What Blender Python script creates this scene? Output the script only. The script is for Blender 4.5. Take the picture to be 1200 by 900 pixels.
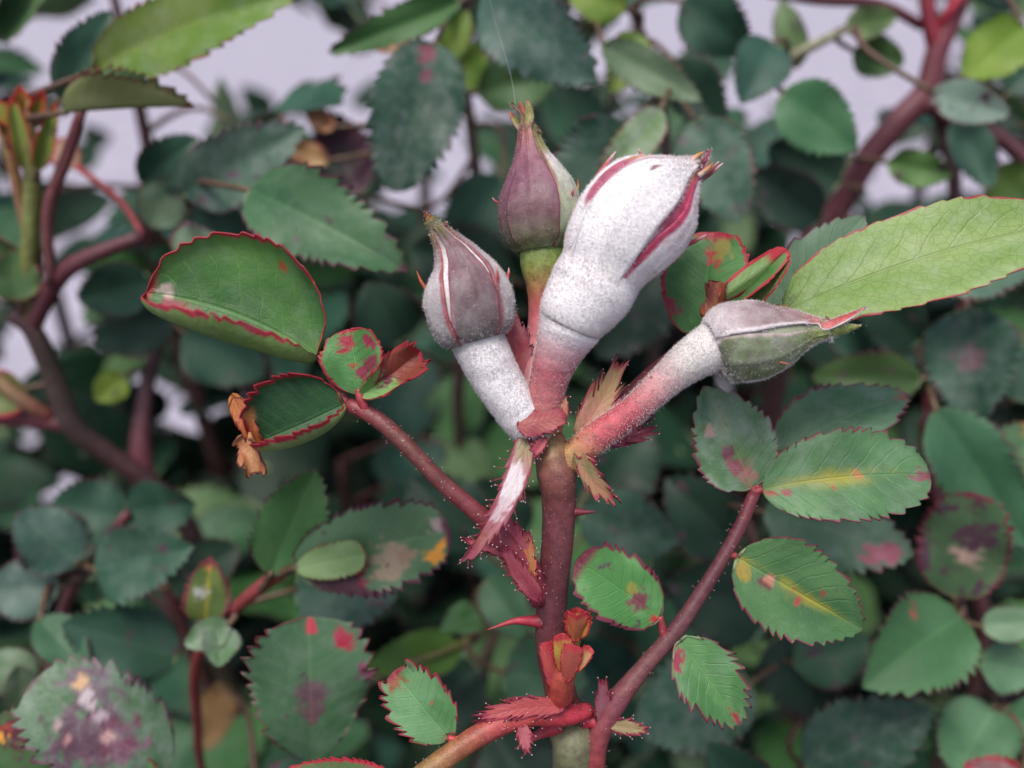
import bpy, math, random
import numpy as np
from mathutils import Vector, Matrix

for o in list(bpy.data.objects):
    bpy.data.objects.remove(o)
SC = bpy.context.scene
COL = SC.collection
random.seed(7)
RNG = np.random.default_rng(7)

# ------------------------------------------------------------------ camera
PITCH = math.radians(25)
CAM = np.array([0.0, 0.0, 0.62])
FWD = np.array([0, math.cos(PITCH), -math.sin(PITCH)])
UPV = np.array([0, math.sin(PITCH), math.cos(PITCH)])
RGT = np.array([1.0, 0, 0])
FPX = 1039.23                      # focal length in photo pixels (60 deg across)
cd = bpy.data.cameras.new('camera')
cam = bpy.data.objects.new('camera', cd)
COL.objects.link(cam)
cd.sensor_width = 36
cd.lens = 31.177
cd.clip_start = 0.005
cd.clip_end = 500
cam.matrix_world = Matrix((( RGT[0], UPV[0], -FWD[0], CAM[0]), (RGT[1], UPV[1], -FWD[1], CAM[1]), (RGT[2], UPV[2], -FWD[2], CAM[2]), (0, 0, 0, 1)))
cd.dof.use_dof = True
cd.dof.focus_distance = 0.1095
cd.dof.aperture_fstop = 10
SC.camera = cam

# ------------------------------------------------------------------ sky, sun, exposure
SUN_EL, SUN_AZ = math.radians(68), math.radians(205)     # azimuth clockwise from +Y (north)
w = bpy.data.worlds.new('World')
SC.world = w
w.use_nodes = True
nt = w.node_tree
nt.nodes.clear()
sky = nt.nodes.new('ShaderNodeTexSky')
sky.sky_type = 'NISHITA'
sky.sun_disc = False
sky.sun_elevation = SUN_EL
sky.sun_rotation = SUN_AZ
sky.air_density = 1.0
sky.dust_density = 4.0
sky.ozone_density = 1.0
bg = nt.nodes.new('ShaderNodeBackground')
bg.inputs[1].default_value = 0.085
ow = nt.nodes.new('ShaderNodeOutputWorld')
nt.links.new(sky.outputs[0], bg.inputs[0])
nt.links.new(bg.outputs[0], ow.inputs[0])
sd = bpy.data.lights.new('sun', 'SUN')
sd.energy = 1.5
sd.angle = math.radians(25)
sd.color = (1, 0.96, 0.9)
sun = bpy.data.objects.new('sun', sd)
COL.objects.link(sun)
sdir = Vector((math.sin(SUN_AZ) * math.cos(SUN_EL), math.cos(SUN_AZ) * math.cos(SUN_EL), math.sin(SUN_EL)))
sun.rotation_euler = sdir.to_track_quat('Z', 'Y').to_euler()
SC.view_settings.view_transform = 'Standard'
SC.view_settings.look = 'None'
SC.view_settings.exposure = 0.9
SC.view_settings.gamma = 1
SC.render.engine = 'CYCLES'
for _k, _v in (('max_bounces', 4), ('diffuse_bounces', 2), ('glossy_bounces', 2), ('transmission_bounces', 3), ('transparent_max_bounces', 4)):
    setattr(SC.cycles, _k, _v)
SC.cycles.caustics_reflective = False
SC.cycles.caustics_refractive = False
SC.render.resolution_x, SC.render.resolution_y = 1024, 768

# ------------------------------------------------------------------ helpers
def W(px, py, z):
    """photo pixel + depth (cm along the camera axis) -> world metres"""
    z = z * 0.01
    return CAM + FWD * z + RGT * ((px - 600) / FPX * z) - UPV * ((py - 450) / FPX * z)
def PXM(px, z):
    return px / FPX * z * 0.01
def lin(c):
    c = np.asarray(c, float) / 255
    return np.where(c <= 0.04045, c / 12.92, ((c + 0.055) / 1.055) ** 2.4)
def nrm(v):
    v = np.asarray(v, float)
    return v / (np.linalg.norm(v, axis=-1, keepdims=True) + 1e-12)
def sstep(a, b, x):
    t = np.clip((x - a) / (b - a + 1e-12), 0, 1)
    return t * t * (3 - 2 * t)
_H = np.random.default_rng(99).random((256, 256))
def vnoise(x, y):
    xi, yi = np.floor(x).astype(int), np.floor(y).astype(int)
    fx, fy = x - xi, y - yi
    fx, fy = fx * fx * (3 - 2 * fx), fy * fy * (3 - 2 * fy)
    h = lambda a, b: _H[a & 255, b & 255]
    return (h(xi, yi) * (1 - fx) + h(xi + 1, yi) * fx) * (1 - fy) + (h(xi, yi + 1) * (1 - fx) + h(xi + 1, yi + 1) * fx) * fy
def fnoise(x, y):
    return (vnoise(x, y) + 0.5 * vnoise(2.1 * x + 7, 2.1 * y + 3) + 0.25 * vnoise(4.3 * x + 1, 4.3 * y + 9)) / 1.75

def mesh_obj(name, V, F, mat, parent=None, attrs=None, origin=None, smooth=True):
    V = np.asarray(V, float)
    if origin is not None:
        V = V - origin
    me = bpy.data.meshes.new(name)
    me.from_pydata(V.tolist(), [], F if isinstance(F, list) else F.tolist())
    for k, (ty, arr) in (attrs or {}).items():
        a = me.attributes.new(k, ty, 'POINT')
        a.data.foreach_set('color' if ty == 'FLOAT_COLOR' else 'vector', np.asarray(arr, np.float32).ravel())
    if smooth:
        me.polygons.foreach_set('use_smooth', [True] * len(me.polygons))
    me.materials.append(mat)
    me.update()
    o = bpy.data.objects.new(name, me)
    COL.objects.link(o)
    if parent is not None:
        o.parent = parent
    return o
def thing(name, label, cat, loc, group=None):
    o = bpy.data.objects.new(name, None)
    COL.objects.link(o)
    o.empty_display_size = 0.02
    o.location = loc
    o['label'] = label
    o['category'] = cat
    if group:
        o['group'] = group
    return o

# ------------------------------------------------------------------ materials
class NT:
    def __init__(s, name):
        s.m = bpy.data.materials.new(name)
        s.m.use_nodes = True
        s.t = s.m.node_tree
        s.t.nodes.clear()
        s.out = s.t.nodes.new('ShaderNodeOutputMaterial')
    def n(s, ty, **kw):
        x = s.t.nodes.new(ty)
        for k, v in kw.items():
            setattr(x, k, v)
        return x
    def set(s, sock, v):
        if isinstance(v, bpy.types.NodeSocket):
            s.t.links.new(v, sock)
        else:
            sock.default_value = v
    def math(s, op, a, b=0.0, c=0.0):
        x = s.n('ShaderNodeMath', operation=op)
        for i, v in enumerate((a, b, c)):
            s.set(x.inputs[i], v)
        return x.outputs[0]
    def ramp(s, v, a, b):
        x = s.n('ShaderNodeMapRange', interpolation_type='SMOOTHSTEP')
        s.set(x.inputs[0], v)
        s.set(x.inputs[1], a)
        s.set(x.inputs[2], b)
        return x.outputs[0]
    def mix(s, f, a, b, bt='MIX'):
        x = s.n('ShaderNodeMix', data_type='RGBA', blend_type=bt)
        s.set(x.inputs[0], f)
        s.set(x.inputs[6], a)
        s.set(x.inputs[7], b)
        return x.outputs[2]
    def attr(s, name):
        return s.n('ShaderNodeAttribute', attribute_name=name)
    def noise(s, vec, scale, detail=3, rough=0.55):
        x = s.n('ShaderNodeTexNoise')
        s.set(x.inputs['Vector'], vec)
        x.inputs['Scale'].default_value = scale
        x.inputs['Detail'].default_value = detail
        x.inputs['Roughness'].default_value = rough
        return x.outputs[0]
    def bump(s, h, dist, strength=1.0):
        x = s.n('ShaderNodeBump')
        x.inputs['Strength'].default_value = strength
        x.inputs['Distance'].default_value = dist
        s.t.links.new(h, x.inputs['Height'])
        return x.outputs[0]

def mat_leaf(name, fine):
    k = NT(name)
    col, par, mc, lp, lx = (k.attr(a) for a in ('col', 'par', 'mcol', 'lpos', 'lxy'))
    sp = k.n('ShaderNodeSeparateXYZ'); k.set(sp.inputs[0], lp.outputs['Vector'])
    u, v = sp.outputs[0], sp.outputs[1]
    av = k.math('ABSOLUTE', v)
    pr = k.n('ShaderNodeSeparateColor'); k.set(pr.inputs[0], par.outputs['Color'])
    mw, vein, net, mil = pr.outputs[0], pr.outputs[1], pr.outputs[2], par.outputs['Alpha']
    xy = lx.outputs['Vector']
    nz = k.noise(xy, 3.0, 4 if fine else 2)
    nf = k.noise(xy, 40.0, 3) if fine else 0.5
    # lateral veins, leaving the midrib obliquely
    ph = k.math('SUBTRACT', k.math('MULTIPLY', u, 8.5), k.math('MULTIPLY', av, 2.0))
    ph = k.math('ADD', ph, k.math('MULTIPLY', k.math('SIGN', v), 0.23))
    ph = k.math('ADD', ph, k.math('MULTIPLY', nz, 0.7))
    fr = k.math('ABSOLUTE', k.math('SUBTRACT', k.math('FRACT', ph), 0.5))
    lat = k.math('SUBTRACT', 1.0, k.ramp(fr, 0.0, 0.09))
    lat = k.math('MULTIPLY', lat, k.math('SUBTRACT', 1.0, k.ramp(av, 0.55, 0.95)))
    mid = k.math('SUBTRACT', 1.0, k.ramp(av, 0.012, 0.05))
    vn = k.math('MAXIMUM', mid, k.math('MULTIPLY', lat, 0.6))
    nw = 0.0
    if fine == 2:
     vo = k.n('ShaderNodeTexVoronoi', feature='DISTANCE_TO_EDGE')
     k.set(vo.inputs['Vector'], xy); vo.inputs['Scale'].default_value = 9.0
     nw = k.math('SUBTRACT', 1.0, k.ramp(vo.outputs['Distance'], 0.0, 0.10))
    if fine == 2:
     vo2 = k.n('ShaderNodeTexVoronoi', feature='DISTANCE_TO_EDGE')
     k.set(vo2.inputs['Vector'], xy); vo2.inputs['Scale'].default_value = 22.0
     nw2 = k.math('SUBTRACT', 1.0, k.ramp(vo2.outputs['Distance'], 0.0, 0.10))
     nw = k.math('MAXIMUM', nw, k.math('MULTIPLY', nw2, 0.5))
    base = k.mix(k.math('MULTIPLY', nf, 0.5), col.outputs['Color'], k.mix(1.0, col.outputs['Color'], (0.55, 0.62, 0.6, 1), 'MULTIPLY'))
    light = k.mix(1.0, k.mix(1.0, col.outputs['Color'], (1.55, 1.5, 1.35, 1), 'MULTIPLY'), (0.015, 0.02, 0.008, 1), 'ADD')
    base = k.mix(k.math('MULTIPLY', vn, vein), base, light)
    dark = k.mix(1.0, col.outputs['Color'], (0.62, 0.6, 0.42, 1), 'MULTIPLY')
    base = k.mix(k.math('MULTIPLY', k.math('MAXIMUM', nw, k.math('MULTIPLY', vn, 0.8)), net), base, dark)
    # purple and brown blotches
    if fine:
     pb = k.ramp(k.math('ADD', k.noise(xy, 2.2, 5, 0.6), k.math('MULTIPLY', mc.outputs['Alpha'], 0.45)), 0.70, 0.78)
     base = k.mix(pb, base, k.mix(nf, (0.055, 0.028, 0.045, 1), (0.13, 0.06, 0.085, 1)))
    # red margin
    ed = k.math('ADD', av, k.math('MULTIPLY', k.math('SUBTRACT', nz, 0.5), 0.22))
    ed = k.math('MAXIMUM', ed, k.math('SUBTRACT', k.math('ADD', u, k.math('MULTIPLY', nz, 0.08)), 0.07))
    em = k.ramp(ed, k.math('SUBTRACT', 1.0, mw), k.math('SUBTRACT', 1.02, k.math('MULTIPLY', mw, 0.6)))
    em = k.math('MULTIPLY', em, k.ramp(mw, 0.0, 0.02))
    mcv = k.mix(nf, mc.outputs['Color'], k.mix(1.0, mc.outputs['Color'], (0.5, 0.4, 0.5, 1), 'MULTIPLY'))
    base = k.mix(em, base, mcv)
    # mildew dust
    if fine:
     ms = k.math('MULTIPLY', mil, k.ramp(k.math('ADD', k.noise(xy, 3.5, 4, 0.65), k.math('MULTIPLY', nf, 0.2)), 0.45, 1.0))
     base = k.mix(ms, base, (0.62, 0.62, 0.64, 1))
    if fine == 2:
     hgt = k.math('SUBTRACT', k.math('ADD', k.math('MULTIPLY', nf, 0.25), k.noise(xy, 6.0, 2)), k.math('MULTIPLY', k.math('MAXIMUM', vn, k.math('MULTIPLY', nw, 0.15)), 0.8))
    p = k.n('ShaderNodeBsdfPrincipled')
    k.set(p.inputs['Base Color'], base)
    k.set(p.inputs['Roughness'], k.math('ADD', 0.40, k.math('MULTIPLY', nz, 0.25)))
    p.inputs['Specular IOR Level'].default_value = (0.3, 0.34, 0.5)[fine]
    if fine == 2:
        k.set(p.inputs['Normal'], k.bump(hgt, 0.00016, 0.7))
    tr = k.n('ShaderNodeBsdfTranslucent')
    k.set(tr.inputs[0], k.mix(1.0, base, (1.3, 1.35, 0.6, 1), 'MULTIPLY'))
    mx = k.n('ShaderNodeMixShader')
    mx.inputs[0].default_value = 0.22
    k.t.links.new(p.outputs[0], mx.inputs[1])
    k.t.links.new(tr.outputs[0], mx.inputs[2])
    k.t.links.new(mx.outputs[0], k.out.inputs[0])
    return k.m
def mat_tissue():
    k = NT('plant_tissue')
    col = k.attr('col')
    g = k.n('ShaderNodeNewGeometry')
    pos = g.outputs['Position']
    n1 = k.noise(pos, 900, 4)
    n2 = k.noise(pos, 5200, 3)
    n3 = k.noise(pos, 2600, 2)
    n1 = k.ramp(n1, 0.3, 0.7)
    base = k.mix(n1, col.outputs['Color'], k.mix(1.0, col.outputs['Color'], (0.66, 0.55, 0.6, 1), 'MULTIPLY'))
    base = k.mix(k.ramp(n2, 0.35, 0.75), base, k.mix(1.0, base, (0.72, 0.7, 0.7, 1), 'MULTIPLY'))
    fleck = k.ramp(k.noise(pos, 3800, 2), 0.68, 0.74)
    base = k.mix(k.math('MULTIPLY', fleck, 0.45), base, (0.6, 0.5, 0.45, 1))
    mil = col.outputs['Alpha']
    mm = k.ramp(k.math('ADD', mil, k.math('MULTIPLY', k.math('SUBTRACT', k.math('ADD', k.math('MULTIPLY', n3, 0.45), k.math('MULTIPLY', n2, 0.55)), 0.5), k.math('ADD', 0.1, k.math('MULTIPLY', mil, 0.7)))), 0.0, 1.0)
    base = k.mix(mm, base, k.mix(n2, (0.88, 0.85, 0.86, 1), (0.76, 0.73, 0.74, 1)))
    p = k.n('ShaderNodeBsdfPrincipled')
    k.set(p.inputs['Base Color'], base)
    k.set(p.inputs['Roughness'], k.math('ADD', 0.52, k.math('MULTIPLY', mm, 0.4)))
    h = k.math('ADD', k.math('MULTIPLY', n3, k.math('ADD', 0.3, k.math('MULTIPLY', mm, 0.4))), k.math('MULTIPLY', n2, k.math('ADD', 0.1, k.math('MULTIPLY', mm, 0.5))))
    k.set(p.inputs['Normal'], k.bump(h, 0.00016, 0.8))
    k.t.links.new(p.outputs[0], k.out.inputs[0])
    return k.m
def mat_fuzz():
    k = NT('mildew_threads')
    col = k.attr('col')
    p = k.n('ShaderNodeBsdfPrincipled')
    k.set(p.inputs['Base Color'], col.outputs['Color'])
    p.inputs['Roughness'].default_value = 0.7
    tr = k.n('ShaderNodeBsdfTranslucent')
    k.set(tr.inputs[0], col.outputs['Color'])
    mx = k.n('ShaderNodeMixShader')
    mx.inputs[0].default_value = 0.4
    k.t.links.new(p.outputs[0], mx.inputs[1])
    k.t.links.new(tr.outputs[0], mx.inputs[2])
    k.t.links.new(mx.outputs[0], k.out.inputs[0])
    return k.m
def mat_ground(name, c1, c2, scale, rough):
    k = NT(name)
    g = k.n('ShaderNodeNewGeometry')
    n1 = k.noise(g.outputs['Position'], scale, 6, 0.65)
    n2 = k.noise(g.outputs['Position'], scale * 14, 4)
    p = k.n('ShaderNodeBsdfPrincipled')
    k.set(p.inputs['Base Color'], k.mix(k.ramp(k.math('ADD', k.math('MULTIPLY', n1, 0.7), k.math('MULTIPLY', n2, 0.3)), 0.3, 0.7), c1, c2))
    p.inputs['Roughness'].default_value = rough
    k.set(p.inputs['Normal'], k.bump(n2, 0.004, 0.6))
    k.t.links.new(p.outputs[0], k.out.inputs[0])
    return k.m
M_LEAF, M_LEAFM, M_LEAFB, M_TIS, M_FUZZ = mat_leaf('leaf_blade', 2), mat_leaf('farther_leaf_blade', 1), mat_leaf('inner_leaf_blade', 0), mat_tissue(), mat_fuzz()
M_PAVE = mat_ground('pale_concrete', (0.30, 0.275, 0.335, 1), (0.42, 0.39, 0.46, 1), 6, 0.85)
M_MULCH = mat_ground('dark_mulch', (0.02, 0.015, 0.012, 1), (0.07, 0.05, 0.04, 1), 40, 0.95)

# ------------------------------------------------------------------ sweeps
def catmull(P, n):
    P = np.asarray(P, float)
    if len(P) < 3:
        t = np.linspace(0, 1, n)[:, None]
        return P[0] * (1 - t) + P[-1] * t
    Q = np.vstack([2 * P[0] - P[1], P, 2 * P[-1] - P[-2]])
    s = np.linspace(0, len(P) - 1, n)
    i = np.minimum(s.astype(int), len(P) - 2)
    t = (s - i)[:, None]
    a, b, c, d = Q[i], Q[i + 1], Q[i + 2], Q[i + 3]
    return 0.5 * ((2 * b) + (c - a) * t + (2 * a - 5 * b + 4 * c - d) * t * t + (3 * b - a - 3 * c + d) * t ** 3)
def frames(S, hint):
    T = nrm(np.gradient(S, axis=0))
    E1 = np.zeros_like(S)
    e = np.asarray(hint, float)
    for i in range(len(S)):
        e = e - T[i] * (e @ T[i])
        e = e / (np.linalg.norm(e) + 1e-12)
        E1[i] = e
    return T, E1, np.cross(T, E1)
def rings_faces(m, n, cap=True):
    F = []
    for i in range(m - 1):
        for j in range(n):
            F.append((i * n + j, i * n + (j + 1) % n, (i + 1) * n + (j + 1) % n, (i + 1) * n + j))
    if cap:
        F.append(tuple(range(n))[::-1])
        F.append(tuple((m - 1) * n + j for j in range(n)))
    return F
def tube_data(P, R, C, n=12, m=None, wob=0.0, seed=0):
    """P points, R radii (m), C colours rgb255+mildew -> V, F, col"""
    P = np.asarray(P, float)
    m = m or max(2, (len(P) - 1) * 5 + 1)
    S = catmull(P, m)
    R = catmull(np.array(R, float)[:, None], m)[:, 0]
    C = np.array([list(lin(c[:3])) + [c[3] if len(c) > 3 else 0] for c in C])
    Ci = np.stack([np.interp(np.linspace(0, 1, m), np.linspace(0, 1, len(C)), C[:, q]) for q in range(4)], 1)
    T, E1, E2 = frames(S, -FWD)
    a = np.arange(n) / n * 2 * math.pi
    r = R[:, None] * np.ones(n)
    if wob:
        r = r * (1 + wob * (fnoise(np.linspace(0, m * 0.35, m)[:, None] + seed * 3.1 + np.zeros(n), np.cos(a)[None] * 1.5 + np.sin(a)[None] + 5 + np.zeros((m, 1))) - 0.5) * 2)
    V = S[:, None] + r[..., None] * (np.cos(a)[None, :, None] * E1[:, None] + np.sin(a)[None, :, None] * E2[:, None])
    return V.reshape(-1, 3), rings_faces(m, n), np.repeat(Ci, n, 0)
def tube(name, P, R, C, parent, origin, n=12, m=None, wob=0.0, seed=0):
    V, F, c = tube_data(P, R, C, n, m, wob, seed)
    return mesh_obj(name, V, F, M_TIS, parent, {'col': ('FLOAT_COLOR', c)}, origin)
def joined(name, parts, mat, parent, origin, kind=None, smooth=True):
    V, F, C, k = [], [], [], 0
    for v, f, c in parts:
        V.append(v); C.append(c)
        F += [tuple(i + k for i in q) for q in f]
        k += len(v)
    o = mesh_obj(name, np.vstack(V), F, mat, parent, {'col': ('FLOAT_COLOR', np.vstack(C))}, origin, smooth)
    if kind:
        o['kind'] = kind
    return o
def PP(*pts):
    return [W(*p) for p in pts]
def PR(pairs):
    return [PXM(r, z) for r, z in pairs]
def pxtube(name, pts, C, parent, origin, n=12, m=None, wob=0.05, seed=0):
    """pts: (px, py, z, radius_px)"""
    return tube(name, [W(*p[:3]) for p in pts], [PXM(p[3], p[2]) for p in pts], C, parent, origin, n, m, wob, seed)

# ------------------------------------------------------------------ leaves
GREEN = ((66, 112, 62), (88, 134, 78))
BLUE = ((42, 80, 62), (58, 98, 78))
DARK = ((30, 60, 46), (44, 76, 58))  # greens lowered so the colour itself adds shade inside the bush
PALE = ((120, 150, 112), (140, 165, 130))
LIME = ((112, 150, 52), (150, 175, 80))
OLIVE = ((104, 122, 62), (128, 140, 84))
UNDER = ((128, 152, 110), (150, 170, 130))
RED = (196, 44, 66)
PURP = (92, 46, 62)
def leaf_data(B, T, wid, N=None, roll=0, fold=(12, 12), fold1=None, curv=(0, 0), mroll=(0, 0), bend=0.05, side=0.0, twist=0, wave=0.10, teeth=15, amp=0.12,
              shape=(0.52, 0.86), c=GREEN, uc=UNDER, m=PURP, mw=0.05, vein=0.35, net=0.12, unet=0.5, mil=0.0, pur=0.0, yel=0.0, spots=(), tipb=None, nu=None, nv=13, th=0.00016, seed=0, flip=False, rowsper=4):
    L = np.linalg.norm(T - B)
    a = (T - B) / L
    if N is None:
        N = CAM - (B + T) / 2
    n = nrm(N - a * (N @ a))
    s = np.cross(a, n)
    q = math.radians(roll)
    n, s = n * math.cos(q) + s * math.sin(q), s * math.cos(q) - n * math.sin(q)
    if flip:
        n, s = -n, -s
    nu = nu or teeth * rowsper + 1
    u = np.linspace(0.0, 1.0, nu)[:, None]
    pa, pb = shape
    um = pa / (pa + pb)
    hw = wid / 2 * (np.maximum(u, 1e-5) ** pa * np.maximum(1 - u, 1e-5) ** pb) / (um ** pa * (1 - um) ** pb)
    tv = np.linspace(-1, 1, nv)
    v = np.sin(tv * math.pi / 2)[None]
    av = np.abs(v)
    uo = u + 0 * v
    f = (uo * teeth + 0.35 * np.sin(uo * 17 + seed)) % 1.0
    tooth = np.where(f < 0.72, f / 0.72, (1 - f) / 0.28)
    ew = sstep(0.72, 1.0, av)
    jit = 0.6 + 0.8 * vnoise(uo * teeth + seed * 5, np.sign(v) * 3 + 9 + 0 * uo)
    wfac = 1 + amp * jit * (tooth - 0.6) * ew
    rag = 1 + 0.06 * (vnoise(uo * 4 + seed * 3, np.sign(v) * 2 + 5 + 0 * uo) - 0.5)
    arc = av * hw * wfac * rag
    uu = uo + 0.45 / teeth * tooth * ew * amp / 0.14 * (uo < 0.95)
    fold1 = fold1 or fold
    th_ = np.where(v < 0, fold[0] + (fold1[0] - fold[0]) * uo, fold[1] + (fold1[1] - fold[1]) * uo)
    th_ = th_ + np.where(v < 0, curv[0], curv[1]) * av + np.where(v < 0, mroll[0], mroll[1]) * sstep(0.6, 1, av)
    th_ = np.radians(th_)
    X = np.zeros_like(uo); Hh = np.zeros_like(uo)
    mid = nv // 2
    for j in range(mid + 1, nv):
        for sg, jj, pj in ((1, j, j - 1), (-1, nv - 1 - j, nv - j)):
            ds = arc[:, jj] - arc[:, pj]
            ta = (th_[:, jj] + th_[:, pj]) / 2 if pj != mid else th_[:, jj]
            X[:, jj] = X[:, pj] + sg * ds * np.cos(ta)
            Hh[:, jj] = Hh[:, pj] + ds * np.sin(ta)
    Hh = Hh + wave * hw * av ** 2 * np.sin(uo * 9 + seed * 1.7 + np.sign(v) * 0.8) * 0.8
    Hh = Hh + 0.02 * hw * np.sin((uo * 8.5 - av * 2) * 2 * math.pi) * av * (1 - av)
    tw = np.radians(twist) * (uo - 0.4)
    X, Hh = X * np.cos(tw) - Hh * np.sin(tw), X * np.sin(tw) + Hh * np.cos(tw)
    arch = 4 * uo * (1 - uo)
    P = B + a * (uu * L)[..., None] + s * (X + side * L * arch)[..., None] + n * (Hh + bend * L * arch)[..., None]
    Nn = nrm(np.cross(np.gradient(P, axis=1), np.gradient(P, axis=0)))
    Nn = np.where((Nn @ n)[..., None].mean() < 0, -Nn, Nn)
    Q = P - Nn * th
    # colours
    sx, sy = uo * 3 + seed * 13.7, v * 1.6 + seed * 7.1
    k = sstep(0.3, 0.7, fnoise(sx, sy))[..., None]
    top = lin(c[0]) * (1 - k) + lin(c[1]) * k
    if yel:
        yk = yel * sstep(0.22, 0.02, av + 0.3 * (fnoise(uo * 5 + seed, v * 3 + 4) - 0.5)) * sstep(0.95, 0.6, uo) * sstep(0.25, 0.55, fnoise(uo * 4 + seed * 2, v * 2))
        top = top * (1 - yk[..., None]) + lin((168, 158, 52)) * yk[..., None]
    for (su, sv, sr, sc) in spots:
        asp = wid / 2 / L
        d = np.sqrt((uo - su) ** 2 + ((v - sv) * asp) ** 2) / sr * 0.8 + 1.9 * (fnoise(uo * 16 + su * 50 + seed, v * 9 + sv * 30) - 0.5)
        kk = sstep(1.15, 0.7, d)[..., None]
        top = top * (1 - kk) + lin(sc) * kk
    bot = lin(uc[0]) * (1 - k) + lin(uc[1]) * k
    if tipb:
        kk = sstep(tipb[0] - 0.05, tipb[0] + 0.05, uo + 0.2 * (fnoise(uo * 6 + seed, v * 3) - 0.5))[..., None]
        top = top * (1 - kk) + lin(tipb[1]) * kk
        bot = bot * (1 - kk) + lin(tipb[1]) * kk
    N1 = nu * nv
    one = np.ones(N1)
    colv = np.vstack([np.c_[top.reshape(-1, 3), one], np.c_[bot.reshape(-1, 3), one]])
    par = np.vstack([np.c_[mw * one, vein * one, net * one, mil * one], np.c_[mw * one, 0.1 * one, unet * one, mil * one]])
    mcol = np.tile(np.r_[lin(m), pur], (2 * N1, 1))
    lpos = np.c_[uo.ravel(), (v + 0 * uo).ravel(), np.full(N1, seed)]
    lxy = np.c_[uo.ravel() * L * 100 + seed * 3.3, (np.sign(v) * arc).ravel() * 100, np.full(N1, seed * 1.7)]
    F = []
    ii = (np.arange(nu - 1)[:, None] * nv + np.arange(nv - 1)[None]).ravel()
    F1 = np.c_[ii, ii + 1, ii + nv + 1, ii + nv]
    F2 = F1[:, ::-1] + N1
    b = list(range(0, nv)) + [i * nv + nv - 1 for i in range(1, nu)] + [(nu - 1) * nv + j for j in range(nv - 2, -1, -1)] + [i * nv for i in range(nu - 2, 0, -1)]
    b = np.array(b); b2 = np.roll(b, -1)
    F3 = np.c_[b2, b, b + N1, b2 + N1]
    A = {'col': ('FLOAT_COLOR', colv), 'par': ('FLOAT_COLOR', par), 'mcol': ('FLOAT_COLOR', mcol), 'lpos': ('FLOAT_VECTOR', np.vstack([lpos, lpos])), 'lxy': ('FLOAT_VECTOR', np.vstack([lxy, lxy]))}
    return np.vstack([P.reshape(-1, 3), Q.reshape(-1, 3)]), np.vstack([F1, F2, F3]), A, P
_ls = [0]
def leaf(name, b, t, wpx, parent, origin, hero=False, mat=None, **kw):
    """b, t: (px, py, z) of the base and tip; wpx: width in photo pixels at its depth"""
    _ls[0] += 1
    kw.setdefault('seed', _ls[0])
    if hero:
        kw.setdefault('nv', 31); kw.setdefault('rowsper', 7)
    B, T = W(*b), W(*t)
    V, F, A, P = leaf_data(B, T, PXM(wpx, (b[2] + t[2]) / 2), **kw)
    return mesh_obj(name, V, F, mat or M_LEAF, parent, A, origin)

# glandular hairs: thin red stalk with a pale droplet at the end
def hair_parts(pts, dirs, length, rad, c1=(150, 40, 60), c2=(235, 215, 220), ball=1.7, rng=RNG):
    parts = []
    for p, d in zip(pts, dirs):
        l = length * (0.5 + 0.8 * rng.random())
        d = nrm(np.asarray(d) + 0.35 * rng.normal(size=3))
        e = nrm(np.cross(d, [0.3, 0.2, 0.9])); g = np.cross(d, e)
        V = []
        for h, r in ((0, 1.3), (0.85, 0.6)):
            for a in range(3):
                an = a * 2.094
                V.append(p + d * l * h + (e * math.cos(an) + g * math.sin(an)) * rad * r)
        cpt = p + d * l
        br = rad * ball
        V += [cpt + d * br, cpt - d * br, cpt + e * br, cpt - e * br, cpt + g * br, cpt - g * br]
        F = [(0, 1, 4, 3), (1, 2, 5, 4), (2, 0, 3, 5)] + [(6, 8, 10), (6, 10, 9), (6, 9, 11), (6, 11, 8), (7, 10, 8), (7, 9, 10), (7, 11, 9), (7, 8, 11)]
        C = np.array([list(lin(c1)) + [0]] * 6 + [list(lin(c2)) + [0]] * 6)
        parts.append((np.array(V), F, C))
    return parts
def fuzz(name, V, Nn, wt, count, length, parent, origin, rad=0.000026, seed=1, cols=((246, 240, 242), (226, 218, 220))):
    rng = np.random.default_rng(seed)
    p = wt / wt.sum()
    idx = rng.choice(len(V), count, p=p)
    sc = rng.normal(size=(count, 3))
    tan = sc - Nn[idx] * (sc * Nn[idx]).sum(1)[:, None]
    P = V[idx] + tan * 0.00022 - Nn[idx] * 0.00003
    d = nrm(Nn[idx] + 0.55 * rng.normal(size=(count, 3)))
    l = length * (0.4 + rng.random(count))[:, None]
    e = nrm(np.cross(d, rng.normal(size=(count, 3)))); g = np.cross(d, e)
    vs = np.stack([P + e * rad, P - e * rad * 0.5 + g * rad * 0.87, P - e * rad * 0.5 - g * rad * 0.87, P + d * l], 1).reshape(-1, 3)
    k = np.arange(count)[:, None] * 4
    F = np.vstack([k + [0, 1, 3], k + [1, 2, 3], k + [2, 0, 3]])
    kk = rng.random(count)[:, None]
    c = lin(cols[0]) * kk + lin(cols[1]) * (1 - kk)
    C = np.repeat(np.c_[c, np.ones(count)], 4, 0)
    o = mesh_obj(name, vs, F, M_FUZZ, parent, {'col': ('FLOAT_COLOR', C)}, origin, smooth=False)
    o['kind'] = 'stuff'
    return o
def thorn(b, t, rpx, parent, origin, c=((150, 40, 60), (190, 60, 75), (120, 60, 50)), sag=4):
    B, T = W(*b), W(*t)
    mid = (B + T) / 2 + UPV * PXM(sag, b[2])
    r = PXM(rpx, b[2])
    return tube('thorn', [B, B * .75 + mid * .25, mid, T], [r * 1.5, r, r * .55, r * .06], c, parent, origin, 10, 16, 0.04)

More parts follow.
